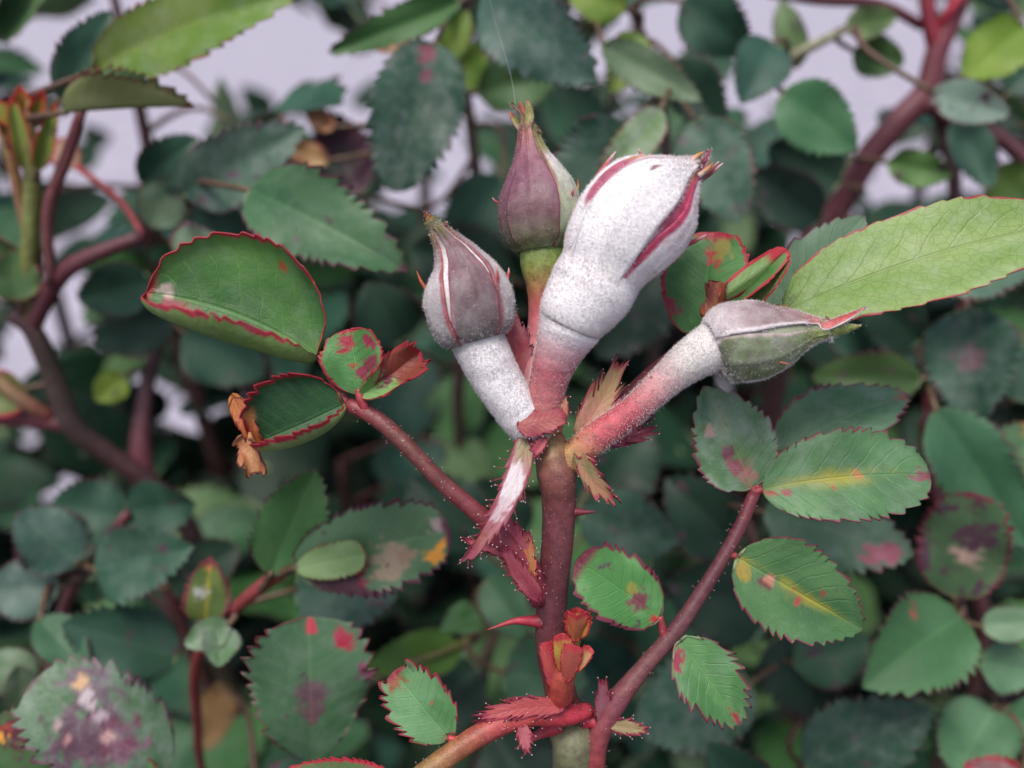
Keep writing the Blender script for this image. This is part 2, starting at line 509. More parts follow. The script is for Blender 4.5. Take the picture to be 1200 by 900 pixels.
# ------------------------------------------------------------------ ground
def sheet(name, x0, x1, y0, y1, z, mat):
    o = mesh_obj(name, [(x0, y0, z), (x1, y0, z), (x1, y1, z), (x0, y1, z)], [(0, 1, 2, 3)], mat, smooth=False)
    o['kind'] = 'structure'
    return o
sheet('pavement', -150, 150, -100, 300, 0.0, M_PAVE)
def mulch_bed():
    nx, ny = 60, 40
    X, Y = np.meshgrid(np.linspace(-1.2, 1.2, nx), np.linspace(-1.2, 0.9, ny))  # unseen camera-side stretch added to cut light bouncing off the pale pavement
    e = np.minimum(1, np.minimum(1.2 - np.abs(X), np.minimum(Y + 1.2, 0.9 - Y)) / 0.08)
    Z = 0.004 + 0.03 * e * (0.5 + fnoise(X * 12 + 20, Y * 12 + 20))
    i = (np.arange(ny - 1)[:, None] * nx + np.arange(nx - 1)[None]).ravel()
    o = mesh_obj('mulch_bed', np.c_[X.ravel(), Y.ravel(), Z.ravel()], np.c_[i, i + 1, i + nx + 1, i + nx], M_MULCH)
    o['kind'] = 'structure'
mulch_bed()

# ------------------------------------------------------------------ flower buds
def stops(st, t):
    tt = [s[0] for s in st]
    c = np.array([list(lin(s[1])) + [s[2]] for s in st])
    return np.stack([np.interp(t, tt, c[:, q]) for q in range(4)], -1)
class Bud:
    def __init__(s, pts, parent, origin, body_col, hint=None, n=48, m=70, bump=0.0, seed=0):
        s.parent, s.origin, s.seed = parent, origin, seed
        s.z = pts[0][2]
        s.S = catmull([W(*p[:3]) for p in pts], m)
        s.R = np.maximum(catmull(np.array([[PXM(p[3], p[2])] for p in pts]), m)[:, 0], 1e-5)
        s.T, s.E1, s.E2 = frames(s.S, -FWD if hint is None else hint)
        s.t = np.linspace(0, 1, m)
        a = np.arange(n) / n * 2 * math.pi
        r = s.R[:, None] * 0.955 + 0 * a
        if bump:
            r = r * (1 + bump * (fnoise(s.t[:, None] * 9 + seed + 0 * a, np.cos(a) * 2 + 5 + 0 * r) - 0.5))
        V = (s.S[:, None] + r[..., None] * (np.cos(a)[None, :, None] * s.E1[:, None] + np.sin(a)[None, :, None] * s.E2[:, None]))
        c = np.repeat(stops(body_col, s.t), n, 0)
        s.obj = mesh_obj('flower_bud', V.reshape(-1, 3), rings_faces(m, n), M_TIS, parent, {'col': ('FLOAT_COLOR', c)}, origin)
        nv = (np.cos(a)[None, :, None] * s.E1[:, None] + np.sin(a)[None, :, None] * s.E2[:, None]).reshape(-1, 3)
        s.pool = [(V.reshape(-1, 3), nv, c[:, 3])]
    def at(s, arr, t):
        f = np.clip(t, 0, 1) * (len(s.t) - 1)
        i = np.minimum(f.astype(int), len(s.t) - 2)
        k = f - i
        if arr.ndim == 2:
            k = k[:, None]
        return arr[i] * (1 - k) + arr[i + 1] * k
    def sepal(s, phi, hw, t0, t1, off, tail, col, edge=((150, 70, 90), 0.3), taper=0.35, tw=6, spots=(), nt_=56, ns=21, thick=3.0, milnoise=0.12, wav=0.02, ramp=0):
        """phi: degrees round the axis, 0 to the camera, 90 to the right of the axis; tail: free tip points (px,py,z)"""
        px = PXM(1, s.z)
        t = np.linspace(t0, t1, nt_)
        q = (t - t0) / (t1 - t0)
        sv = np.linspace(-1, 1, ns)
        hwt = np.radians(hw) * (1 - taper * q ** 1.5) * (0.8 + 0.2 * sstep(0, 0.15, q))
        ang = np.radians(phi) + hwt[:, None] * sv[None]
        ang = ang + wav * np.sin(q[:, None] * 14 + phi)
        S, R, E1, E2, T = (s.at(x, t) for x in (s.S, s.R, s.E1, s.E2, s.T))
        off = off if not ramp else (off + ramp) * sstep(0, .3, q)[:, None] - ramp
        r = R[:, None] + off * px + 1.2 * px * np.abs(sv[None]) ** 5 - 1.0 * px * (np.abs(sv[None]) ** 12) + 1.2 * px * np.exp(-(sv[None] / 0.12) ** 2)
        r = r * (1 + 0.03 * (fnoise(q[:, None] * 5 + phi, sv[None] * 2 + 3 + s.seed) - 0.5) * 2)
        P = S[:, None] + r[..., None] * (np.cos(ang)[..., None] * E1[:, None] + np.sin(ang)[..., None] * E2[:, None])
        tt = t[:, None] + 0 * sv
        if tail:
            c0 = P[-1, ns // 2]
            pts = [P[-6, ns // 2], c0] + [W(*p) for p in tail]
            ntl = 18
            C = catmull(pts, 8 * len(pts))
            C = C[np.linspace(np.argmin(np.linalg.norm(C - c0, axis=1)) + 1, len(C) - 1, ntl).astype(int)]
            sd_ = nrm(P[-1, -1] - P[-1, 0])
            w0 = max(np.linalg.norm(P[-1, -1] - P[-1, 0]) / 2, tw * px * 0.5)
            lam = np.linspace(0, 1, ntl)
            ww = (w0 * (1 - lam) + tw * px * lam * 1.0) * (1 - lam ** 2.2) + 0.4 * px
            nn = nrm(np.cross(sd_, nrm(C[-1] - C[0])))
            nn = nn if nn @ (-FWD) > 0 else -nn
            P2 = C[:, None] + sd_ * (ww[:, None] * sv[None])[..., None] - nn * (0.35 * ww[:, None] * np.abs(sv[None]) ** 2)[..., None]
            P = np.vstack([P, P2])
            tt = np.vstack([tt, (t1 + lam * 0.3)[:, None] + 0 * sv])
        n_u = len(P)
        Nn = nrm(np.cross(np.gradient(P, axis=1), np.gradient(P, axis=0)))
        ax = s.at(s.S, np.clip(tt[:, ns // 2], 0, 1))[:, None]
        sg = np.sign((Nn * (P - ax)).sum(-1)[: nt_].mean())
        Nn = Nn * sg
        Q = P - Nn * thick * px
        c = stops(col, tt)
        nz = fnoise(tt * 14 + phi, sv[None] * 3 + s.seed + 0 * tt)
        c[..., 3] = np.clip(c[..., 3] + milnoise * (nz - 0.5) * 2 * (c[..., 3] > 0.02), 0, 1)
        ek = sstep(1 - edge[1], 1 - edge[1] * 0.4, np.abs(sv)[None] + 0.2 * (nz - 0.5))[..., None]
        c[..., :3] = c[..., :3] * (1 - ek) + lin(edge[0]) * ek
        if len(edge) > 2:
            c[..., 3:] = c[..., 3:] * (1 - ek) + edge[2] * ek
        for (st, ss, sr, sc, sm) in spots:
            d = np.sqrt(((tt - st) / sr[0]) ** 2 + ((sv[None] - ss) / sr[1]) ** 2) + 0.5 * (nz - 0.5)
            kk = sstep(1.1, 0.7, d)[..., None]
            c = c * (1 - kk) + np.r_[lin(sc), sm] * kk
        N1 = n_u * ns
        ii = (np.arange(n_u - 1)[:, None] * ns + np.arange(ns - 1)[None]).ravel()
        F1 = np.c_[ii, ii + 1, ii + ns + 1, ii + ns]
        b = np.array(list(range(ns)) + [i * ns + ns - 1 for i in range(1, n_u)] + [(n_u - 1) * ns + j for j in range(ns - 2, -1, -1)] + [i * ns for i in range(n_u - 2, 0, -1)])
        b2 = np.roll(b, -1)
        F = np.vstack([F1, F1[:, ::-1] + N1, np.c_[b2, b, b + N1, b2 + N1]])
        o = mesh_obj('sepal', np.vstack([P.reshape(-1, 3), Q.reshape(-1, 3)]), F, M_TIS, s.obj, {'col': ('FLOAT_COLOR', np.vstack([c.reshape(-1, 4)] * 2))}, s.origin)
        s.pool.append((P.reshape(-1, 3), Nn.reshape(-1, 3), c.reshape(-1, 4)[:, 3]))
        s.last = (P, Nn)
        return o
    def fuzz(s, count, length, lo=0.0, **kw):
        V = np.vstack([p[0] for p in s.pool]); Nn = np.vstack([p[1] for p in s.pool]); wt = np.hstack([p[2] for p in s.pool])
        fuzz('mildew_fuzz', V, Nn, wt ** 2 + lo, count, length, s.obj, s.origin, seed=s.seed + 5, **kw)
    def prong(s, t, phi, lpx, rpx=3, lean=0.5, col=((170, 60, 70), (190, 70, 70), (225, 190, 190))):
        """small pointed lobe on the side of a sepal"""
        t = np.array([t])
        S, R, E1, E2, T = (s.at(x, t)[0] for x in (s.S, s.R, s.E1, s.E2, s.T))
        px = PXM(1, s.z)
        a = math.radians(phi)
        d = E1 * math.cos(a) + E2 * math.sin(a)
        B = S + d * R * 0.98
        k = nrm(d * (1 - lean) + T * lean)
        tube('sepal_lobe', [B, B + k * lpx * px * .5 + d * px, B + k * lpx * px], [rpx * px, rpx * px * .7, rpx * px * .15], col, s.obj, s.origin, 8, 9)
def fuzz_tube(obj_parent, pts, mil, count, length, origin, seed=3, **kw):
    """fuzz on a stalk: pts (px,py,z,r), mil: mildew weight per point"""
    m = 60
    S = catmull([W(*p[:3]) for p in pts], m)
    R = catmull(np.array([[PXM(p[3], p[2])] for p in pts]), m)[:, 0]
    wv = np.interp(np.linspace(0, 1, m), np.linspace(0, 1, len(mil)), mil)
    T, E1, E2 = frames(S, -FWD)
    a = np.arange(40) / 40 * 2 * math.pi
    d = np.cos(a)[None, :, None] * E1[:, None] + np.sin(a)[None, :, None] * E2[:, None]
    V = S[:, None] + d * R[:, None, None]
    return fuzz('mildew_fuzz', V.reshape(-1, 3), d.reshape(-1, 3), np.repeat(wv, 40), count, length, obj_parent, origin, seed=seed, **kw)

# ------------------------------------------------------------------ the front flowering shoot
ST = [(672, 905, 11.9, 25), (668, 860, 11.8, 24), (658, 815, 11.65, 19), (646, 760, 11.5, 18), (647, 700, 11.35, 18), (653, 640, 11.2, 19), (655, 590, 11.1, 20), (652, 555, 11.0, 23), (646, 525, 11.05, 20), (640, 500, 11.1, 13)]
root_pt = W(672, 905, 11.9)
ORI = np.array([root_pt[0] + 0.02, root_pt[1] + 0.06, 0.0])
shoot = thing('rose_shoot', 'thorny red rose shoot with four flower buds, two coated in white mildew', 'rose shoot', ORI)
low = [np.r_[ORI[:2], -0.01], ORI * 0.6 + root_pt * 0.4 + np.array([0.012, 0.02, 0]), root_pt - np.array([-0.002, -0.004, 0.06])]
stem_C = [(70, 75, 50)] * 2 + [(90, 100, 70), (120, 128, 92, .05), (124, 118, 90), (140, 66, 64), (104, 54, 60), (106, 56, 62), (112, 58, 64), (118, 62, 66), (136, 84, 76), (158, 128, 84), (160, 100, 76)]
stem = tube('main_stem', low + [W(*p[:3]) for p in ST], [0.0045, 0.0042, 0.003] + [PXM(p[3], p[2]) for p in ST], stem_C, shoot, ORI, 24, 130, 0.05)
# --- thorns of the main stem
thorn((668, 600, 11.1), (701, 600, 10.9), 6, shoot, ORI, ((110, 45, 60), (125, 45, 62), (110, 50, 50)), 0)
thorn((634, 728, 11.35), (571, 738, 11.2), 7, shoot, ORI, ((120, 45, 60), (190, 50, 72), (170, 70, 70)), 5)
thorn((688, 843, 11.6), (727, 859, 11.4), 9, shoot, ORI, ((190, 50, 72), (200, 50, 76), (150, 60, 70)), 2)
thorn((655, 850, 11.6), (603, 878, 11.4), 9, shoot, ORI, ((170, 45, 66), (190, 50, 72), (170, 90, 90)), 2)

# --- bud one: left, dusky with pale panels
p1 = [(640, 512, 11.0, 20), (618, 496, 10.95, 24), (600, 472, 10.9, 26), (580, 440, 10.85, 28), (566, 412, 10.8, 30), (558, 396, 10.8, 30)]
b1 = [(560, 404, 10.8, 22), (558, 397, 10.8, 38), (555, 384, 10.8, 47), (552, 366, 10.8, 51), (548, 345, 10.8, 51), (543, 324, 10.8, 43), (536, 305, 10.8, 29), (526, 288, 10.8, 19), (514, 271, 10.75, 12), (503, 257, 10.7, 9)]
B1 = Bud(b1, shoot, ORI, [(0, (95, 110, 75), .3), (.2, (110, 90, 85), .6), (.6, (150, 135, 130), .8), (1, (110, 110, 60), 0)], seed=1)
pedicel = pxtube('pedicel', p1, [(150, 140, 90, .2), (190, 170, 150, .75), (200, 170, 170, 1), (205, 180, 180, .95), (200, 190, 180, .9), (120, 140, 95, .35)], B1.obj, ORI, 28, 60, 0.05)
dusk = lambda ml: [(0, (80, 84, 64), ml), (.25, (84, 64, 66), ml), (.55, (108, 72, 80), ml * .7), (.8, (106, 64, 74), .12), (.9, (104, 100, 58), 0), (1.0, (112, 116, 56), 0), (1.3, (200, 90, 60), 0)]
pale = [(0, (80, 84, 66), .15), (.2, (104, 94, 90), .32), (.55, (140, 126, 126), .48), (.78, (130, 104, 104), .2), (.9, (120, 110, 60), 0), (1.3, (190, 80, 60), 0)]
B1.sepal(8, 34, 0.05, 0.93, 2.5, [(508, 264, 10.7), (502, 254, 10.7), (497, 248, 10.65)], dusk(.2), ((140, 74, 88), .18), taper=.45, tw=8)
B1.sepal(-62, 36, 0.05, 0.9, 1.0, [(506, 262, 10.8), (500, 256, 10.8)], pale, ((160, 74, 80), .22, .1), taper=.3)
B1.sepal(74, 36, 0.05, 0.9, 0.8, [(516, 266, 10.85)], pale, ((150, 80, 86), .3, .1), taper=.3)
B1.sepal(150, 40, 0.05, 0.9, 0.2, [], dusk(.4))
B1.sepal(222, 40, 0.05, 0.9, 0.6, [], dusk(.4))
B1.prong(.52, -84, 26, 2.5, .8, ((150, 70, 50), (180, 80, 50), (190, 90, 60)))
B1.prong(.48, 88, 14, 2.5, .7)
B1.prong(.45, 48, 22, 2, .85)
B1.fuzz(9000, 0.0003, lo=0.02)
fuzz_tube(pedicel, p1, [.2, .8, 1, 1, 1, .5], 16000, 0.0003, ORI, 11)

# --- bud two: upright, smooth purple
p2 = [(630, 500, 11.2, 15), (627, 450, 11.2, 15), (632, 395, 11.2, 15), (635, 362, 11.2, 16), (637, 335, 11.2, 21), (637, 312, 11.2, 27), (636, 292, 11.2, 28)]
b2 = [(636, 300, 11.2, 22), (635, 290, 11.2, 32), (634, 280, 11.2, 41), (633, 262, 11.2, 47), (632, 242, 11.2, 48), (630, 220, 11.2, 42), (627, 200, 11.2, 31), (624, 184, 11.2, 21), (621, 166, 11.2, 14), (619, 148, 11.2, 10)]
B2 = Bud(b2, shoot, ORI, [(0, (110, 140, 80), 0), (.5, (150, 120, 120), .1), (1, (130, 150, 70), 0)], seed=2)
pxtube('pedicel', p2, [(170, 80, 80), (196, 70, 84, .35), (196, 64, 80, .25), (190, 76, 80, .15), (170, 134, 84), (140, 160, 80), (134, 168, 88)], B2.obj, ORI, 24, 60, 0.03)
plum = [(0, (100, 124, 70), .05), (.18, (108, 112, 76), .08), (.34, (112, 82, 82), .08), (.55, (126, 76, 94), .10), (.8, (140, 84, 100), .05), (.93, (150, 90, 84), 0), (1.05, (130, 130, 64), 0), (1.18, (150, 150, 76), 0), (1.3, (200, 70, 70), 0)]
grn = [(0, (116, 142, 82), .1), (.3, (128, 152, 94), .25), (.6, (150, 160, 120), .4), (.72, (170, 150, 130), .5), (.85, (124, 140, 78), 0), (1.3, (180, 80, 60), 0)]
B2.sepal(-12, 40, .06, .97, 3.0, [(620, 136, 11.1), (619, 124, 11.1), (618, 116, 11.1)], plum, ((140, 84, 100), .12), taper=.4)
B2.sepal(-80, 40, .06, .97, 1.0, [(610, 140, 11.2), (605, 130, 11.2), (598, 122, 11.2)], plum, ((128, 72, 90), .16), taper=.3)
B2.sepal(58, 40, .06, .95, 1.0, [(626, 165, 11.25), (622, 150, 11.25)], grn, ((160, 110, 84), .2, .1), taper=.3)
B2.sepal(132, 40, .06, .97, .4, [(614, 135, 11.35), (611, 120, 11.35)], grn)
B2.sepal(204, 40, .06, .97, .4, [(606, 145, 11.35), (597, 133, 11.35)], plum)
B2.prong(.5, 92, 18, 2.2, .85, ((170, 140, 60), (180, 130, 60), (190, 80, 60)))
B2.prong(.48, -92, 12, 1.8, .5)
B2.prong(.46, 50, 10, 1.8, .7)
B2.fuzz(2600, 0.00028, lo=0.05, cols=((210, 205, 205), (180, 160, 160)))

# --- bud three: big, thick white mildew
p3 = [(640, 505, 10.95, 20), (639, 470, 10.9, 21), (646, 435, 10.85, 24), (658, 404, 10.8, 30), (668, 382, 10.75, 38)]
b3 = [(664, 388, 10.75, 26), (668, 380, 10.75, 38), (677, 362, 10.7, 46), (692, 340, 10.7, 52), (705, 317, 10.7, 51), (718, 293, 10.7, 58), (736, 268, 10.7, 65), (755, 247, 10.7, 65), (774, 229, 10.7, 57), (790, 215, 10.7, 39), (806, 202, 10.7, 20), (820, 191, 10.7, 7)]
B3 = Bud(b3, shoot, ORI, [(0, (200, 170, 175), .8), (.12, (220, 210, 214), 1), (.45, (220, 205, 210), 1), (.6, (190, 80, 110), .1), (.8, (196, 84, 110), .05), (.92, (180, 120, 80), 0), (1, (120, 60, 60), 0)], n=72, m=110, bump=.05, seed=3)
ped3 = pxtube('pedicel', p3, [(150, 120, 84), (186, 90, 92, .15), (168, 60, 78, .16), (186, 90, 108, .42), (215, 190, 198, .95)], B3.obj, ORI, 28, 60, 0.05)
felt = [(0, (215, 205, 210), 1), (.75, (220, 205, 208), 1), (.9, (214, 180, 170), .8), (1, (190, 140, 90), .3), (1.15, (200, 140, 80), .15), (1.3, (170, 70, 70), .1)]
mauve = [(0, (205, 190, 196), 1), (.45, (200, 170, 182), .85), (.7, (176, 120, 146), .6), (.9, (150, 90, 110), .4), (1.05, (130, 60, 76), .1), (1.3, (150, 60, 66), 0)]
B3.sepal(-14, 40, .24, .97, 3.5, [(818, 187, 10.6), (828, 184, 10.55)], felt, ((214, 190, 196), .1, .9), taper=.45, tw=5, thick=4, ramp=6, milnoise=.1,
         spots=[(.74, -.42, (.035, .10), (120, 60, 60), 0), (.76, -.38, (.03, .05), (190, 160, 160), .2)])
B3.sepal(56, 31, .26, .95, 1.5, [(822, 202, 10.6), (830, 184, 10.55), (833, 176, 10.55)], mauve, ((186, 62, 100), .4, 0), taper=.35, tw=5, thick=4, ramp=6, milnoise=.3)
B3.sepal(-82, 36, .26, .95, 1.5, [(806, 190, 10.75), (814, 186, 10.8)], [(0, (205, 190, 196), 1), (.7, (210, 190, 196), .95), (.9, (210, 160, 120), .5), (1.3, (200, 140, 80), 0)], ((200, 150, 160), .15, .5), taper=.3, tw=5, thick=4, ramp=6, milnoise=.2, spots=[(.62, .66, (.13, .4), (184, 84, 112), .12), (.76, .6, (.07, .3), (206, 140, 100), .1)])
B3.sepal(140, 42, .36, .97, .6, [(826, 196, 10.8), (832, 180, 10.8)], mauve, tw=4)
B3.sepal(212, 42, .36, .97, .6, [(814, 188, 10.9)], felt, tw=4)
B3.prong(.60, -92, 40, 5, .85, ((190, 90, 90), (186, 74, 84), (230, 200, 205)))
B3.prong(.78, -88, 12, 2, .2, ((170, 60, 70), (190, 60, 60), (240, 225, 230)))
B3.prong(.66, 96, 30, 3.5, .75, ((160, 70, 90), (170, 60, 76), (220, 190, 200)))
B3.prong(.93, 80, 34, 3.5, .97, ((120, 50, 70), (150, 56, 66), (230, 205, 210)))
for (t_, ph_, l_, r_, c_) in ((.92, 40, 24, 4, ((205, 190, 190), (200, 150, 100), (190, 130, 70))), (.93, 75, 30, 4, ((150, 90, 110), (130, 56, 70), (170, 80, 80))), (.94, -30, 20, 4, ((220, 205, 200), (206, 150, 90), (200, 140, 70))), (.95, 5, 16, 3, ((120, 70, 60), (90, 50, 46), (140, 90, 60))), (.93, 115, 34, 3.5, ((140, 60, 76), (120, 50, 66), (230, 205, 205)))):
    B3.prong(t_, ph_, l_, r_, 1.08, c_)
B3.fuzz(60000, 0.0003)
fuzz_tube(ped3, p3, [.1, .3, .4, .7, 1], 6000, 0.0002, ORI, 12)

# --- bud four: right, leaning out sideways
p4 = [(650, 556, 11.05, 18), (672, 534, 11.0, 18), (705, 508, 10.95, 18), (742, 481, 10.9, 17), (780, 446, 10.85, 19), (808, 423, 10.8, 24), (838, 405, 10.8, 29)]
b4 = [(832, 408, 10.8, 24), (838, 406, 10.8, 36), (847, 404, 10.8, 44), (864, 402, 10.8, 47), (886, 400, 10.8, 46), (908, 396, 10.8, 38), (928, 391, 10.8, 28), (946, 388, 10.8, 19), (964, 386, 10.75, 12), (978, 384, 10.75, 8)]
B4 = Bud(b4, shoot, ORI, [(0, (150, 150, 120), .6), (.3, (128, 140, 96), .4), (1, (120, 140, 74), .1)], seed=4)
ped4 = pxtube('pedicel', p4, [(160, 140, 80), (190, 150, 90, .05), (202, 80, 90, .1), (198, 60, 76, .14), (200, 110, 110, .38), (160, 164, 112, .62), (180, 180, 150, .7)], B4.obj, ORI, 28, 70, 0.04)
gr4 = [(0, (92, 110, 70), .16), (.3, (96, 116, 70), .2), (.6, (106, 126, 76), .2), (.8, (126, 142, 78), .06), (1.15, (140, 160, 76), 0), (1.3, (170, 130, 90), 0)]
vi4 = [(0, (180, 165, 168), .8), (.25, (140, 108, 116), .38), (.45, (128, 98, 100), .26), (.65, (136, 104, 98), .2), (.85, (170, 100, 92), .15), (1.1, (196, 74, 74), 0), (1.3, (160, 120, 70), 0)]
B4.sepal(-48, 38, .05, .86, 2.5, [(966, 379, 10.65), (990, 371, 10.6), (1016, 359, 10.55)], vi4, ((190, 170, 172), .2, .6), taper=.35, tw=13)
B4.sepal(30, 42, .05, .9, 1.6, [(976, 388, 10.65), (992, 386, 10.65), (1010, 382, 10.6)], gr4, ((150, 120, 110), .12, .35), taper=.35, tw=13)
B4.sepal(104, 40, .05, .93, .8, [(975, 390, 10.8)], gr4, ((190, 190, 180), .2, .8), tw=5)
B4.sepal(176, 40, .05, .93, .4, [], gr4)
B4.sepal(-120, 40, .05, .93, .8, [(978, 380, 10.85)], vi4)
B4.prong(.5, 40, 14, 1.6, .6, ((150, 90, 70), (180, 100, 80), (190, 120, 100)))
B4.fuzz(8000, 0.0003, lo=0.02)
fuzz_tube(ped4, p4, [.1, .15, .3, .4, .8, 1, 1], 12000, 0.0003, ORI, 13)

# --- bracts and collar at the node
def bract(name, b, t, wpx, fringe=0, flen=0.0011, **kw):
    kw.setdefault('teeth', 9); kw.setdefault('amp', .3); kw.setdefault('mw', .18); kw.setdefault('m', (170, 60, 84)); kw.setdefault('wave', .2)
    kw.setdefault('shape', (.35, .8)); kw.setdefault('nv', 17); kw.setdefault('rowsper', 6)
    _ls[0] += 1
    B, T = W(*b), W(*t)
    V, F, A, P = leaf_data(B, T, PXM(wpx, (b[2] + t[2]) / 2), seed=_ls[0], **kw)
    o = mesh_obj(name, V, F, M_LEAF, shoot, A, ORI)
    if fringe:
        pts, ds = [], []
        for sgn, col_ in ((-1, 0), (1, -1)):
            for i in np.linspace(4, P.shape[0] - 6, fringe).astype(int):
                pts.append(P[i, col_]); ds.append(nrm(P[i, col_] - P[i, P.shape[1] // 2]) + 0.3 * nrm(P[-1, 0] - P[0, 0]))
        g = joined('gland_hairs', hair_parts(pts, ds, flen, 0.00006), M_TIS, o, ORI, 'stuff')
    return o
PK = ((176, 70, 92), (190, 96, 104))
bract('bract', (618, 508, 10.8), (536, 662, 10.6), 30, 16, c=((160, 76, 90), (180, 104, 116)), uc=PK, spots=[(.25, 0.2, .055, (222, 206, 214)), (.33, .15, .06, (228, 216, 222)), (.42, .1, .06, (230, 218, 224)), (.5, .1, .05, (220, 196, 204)), (.58, .1, .04, (210, 180, 190)), (.1, .0, .08, (150, 130, 90))], tipb=(.74, (166, 84, 62)), fold=(16, -10), bend=.10, side=-.09, mil=.3, m=(160, 50, 74), mw=.3, shape=(.3, 1.0), amp=.2)
bract('bract', (612, 446, 11.15), (600, 366, 11.2), 36, 8, .0006, c=PK, uc=PK, bend=.05, fold=(20, 20), m=(170, 50, 90), mil=.3)
bract('bract', (676, 512, 11.1), (724, 424, 11.2), 36, 6, .0006, c=((190, 150, 110), (150, 150, 90)), uc=OLIVE, fold=(18, 18), side=.05, spots=[(.25, 0, .2, (205, 150, 130))], m=(190, 100, 100), amp=.5, teeth=7)
bract('bract', (676, 524, 10.85), (722, 584, 10.75), 26, 5, .0005, c=((170, 120, 90), (120, 120, 76)), uc=OLIVE, fold=(14, 14), side=.12, amp=.5, teeth=7, m=(170, 60, 76))
bract('bract', (700, 520, 11.05), (765, 505, 11.15), 20, 5, .0005, c=PK, uc=PK, amp=.5, teeth=6, bend=-.05)
bract('bract', (720, 515, 11.1), (795, 447, 11.1), 16, 10, .0006, c=((150, 60, 70), (130, 60, 60)), uc=PK, amp=.4, teeth=8)
bract('bract', (700, 384, 10.9), (686, 408, 10.95), 12, c=LIME, uc=LIME, mw=0.02)
bract('bract', (606, 500, 10.65), (664, 486, 10.7), 34, 6, .0005, c=((164, 72, 82), (176, 96, 90)), uc=PK, fold=(-30, 10), bend=.08, amp=.2, shape=(.25, .5))
bract('bract', (655, 500, 10.75), (662, 462, 10.85), 16, 3, .0005, c=((160, 130, 80), (180, 110, 90)), uc=OLIVE, amp=.2)
bract('bract', (640, 512, 10.7), (618, 540, 10.7), 14, 4, .0006, c=PK, uc=PK)
# gland hairs along the main stem and pedicel four
rng = np.random.default_rng(3)
def stalk_hairs(pts, count, length, parent, rad=.00004, rng=rng, **kw):
    S = catmull([W(*p[:3]) for p in pts], 120); R = np.interp(np.linspace(0, 1, 120), np.linspace(0, 1, len(pts)), [PXM(p[3], p[2]) for p in pts])
    T, E1, E2 = frames(S, -FWD)
    i = rng.integers(2, 118, count); a = rng.random(count) * 2 * math.pi
    d = np.cos(a)[:, None] * E1[i] + np.sin(a)[:, None] * E2[i]
    return joined('gland_hairs', hair_parts(S[i] + d * R[i][:, None] * .97, d, length, rad, rng=rng, **kw), M_TIS, parent, ORI, 'stuff')
stalk_hairs(p4[1:5], 70, .0007, ped4)
stalk_hairs(ST[4:8], 60, .0003, stem, .00003)

# --- young unfolding shoot at the stem
ys = tube('young_shoot', PP((656, 818, 11.2), (660, 795, 11.0), (668, 768, 10.95), (676, 745, 10.95)), [PXM(r, 11) for r in (15, 14, 9, 6)], [(190, 70, 66), (180, 80, 62), (150, 62, 60), (190, 160, 60)], shoot, ORI, 16, 30, .06)
RC = ((196, 84, 66), (180, 110, 70))
for (b, t, ww, kw) in [((676, 750, 10.9), (678, 712, 10.85), 40, dict(fold=(40, 40), c=((190, 140, 60), (176, 150, 70)))), ((674, 752, 10.8), (676, 722, 10.6), 36, dict(fold=(-40, -40), c=RC)),
                        ((660, 790, 10.9), (658, 742, 10.85), 28, dict(fold=(30, 10), c=((190, 120, 70), (190, 170, 70)))), ((664, 800, 10.8), (672, 756, 10.75), 26, dict(fold=(-20, -20), c=((150, 62, 58), (160, 74, 62)))),
                        ((672, 790, 10.85), (692, 758, 10.85), 16, dict(fold=(20, 20), c=((190, 110, 80), (190, 150, 100)))), ((650, 815, 11.0), (640, 752, 11.0), 20, dict(fold=(-20, -20), c=((170, 60, 70), (190, 80, 70))))]:
    _ls[0] += 1
    V, F, A, P = leaf_data(W(*b), W(*t), PXM(ww, b[2]), seed=_ls[0], uc=RC, m=(200, 60, 66), mw=.25, teeth=9, amp=.25, shape=(.5, .25), nv=15, rowsper=5, vein=.2, **kw)
    mesh_obj('young_leaf', V, F, M_LEAF, ys, A, ORI)

# ------------------------------------------------------------------ compound leaves of the front shoot
def stalk(name, pts, C, parent, n=12, prick=0, hairs=0):
    o = pxtube(name, pts, C, parent, ORI, n, None, 0.06)
    if hairs:
        stalk_hairs(pts, hairs, .0004, o, .00004)
    return o
# left leaf
RL = [(634, 706, 11.3, 11), (618, 670, 11.15, 17), (596, 640, 11.0, 15), (560, 602, 10.9, 11), (515, 563, 10.85, 10), (476, 522, 10.85, 10), (440, 490, 10.9, 10), (408, 474, 10.95, 9)]
cl = stalk('compound_leaf', RL, [(140, 58, 70), (160, 64, 80), (150, 60, 74), (128, 54, 62), (116, 60, 60), (112, 64, 58), (124, 58, 58), (140, 58, 64)], shoot, 16, hairs=90)
tube('petiolule', PP((408, 474, 10.95), (392, 450, 10.95), (373, 417, 10.95)), [PXM(r, 11) for r in (6, 5, 4)], [(150, 60, 66)] * 2, cl, ORI, 8)
tube('petiolule', PP((430, 484, 10.9), (424, 470, 10.85), (420, 456, 10.85)), [PXM(r, 11) for r in (6, 6, 5)], [(170, 60, 70)] * 2, cl, ORI, 8)
HG = ((60, 108, 48), (92, 140, 66))
leaf('leaflet', (373, 419, 10.95), (172, 343, 10.8), 205, cl, ORI, True, roll=6, fold=(18, 2), fold1=(-4, 12), curv=(140, 25), mroll=(0, 35), bend=.02, side=.06, c=HG, uc=((116, 150, 76), (134, 164, 92)), m=RED, mw=.08, vein=.55, teeth=11, amp=.06, shape=(.42, .5), mil=.12, spots=[(.82, -.2, .06, (150, 50, 66)), (.72, -.25, .05, (150, 62, 70)), (.76, -.25, .025, (180, 130, 70)), (.35, .75, .018, (190, 60, 40)), (.9, .1, .04, (190, 170, 160))], wave=.08)
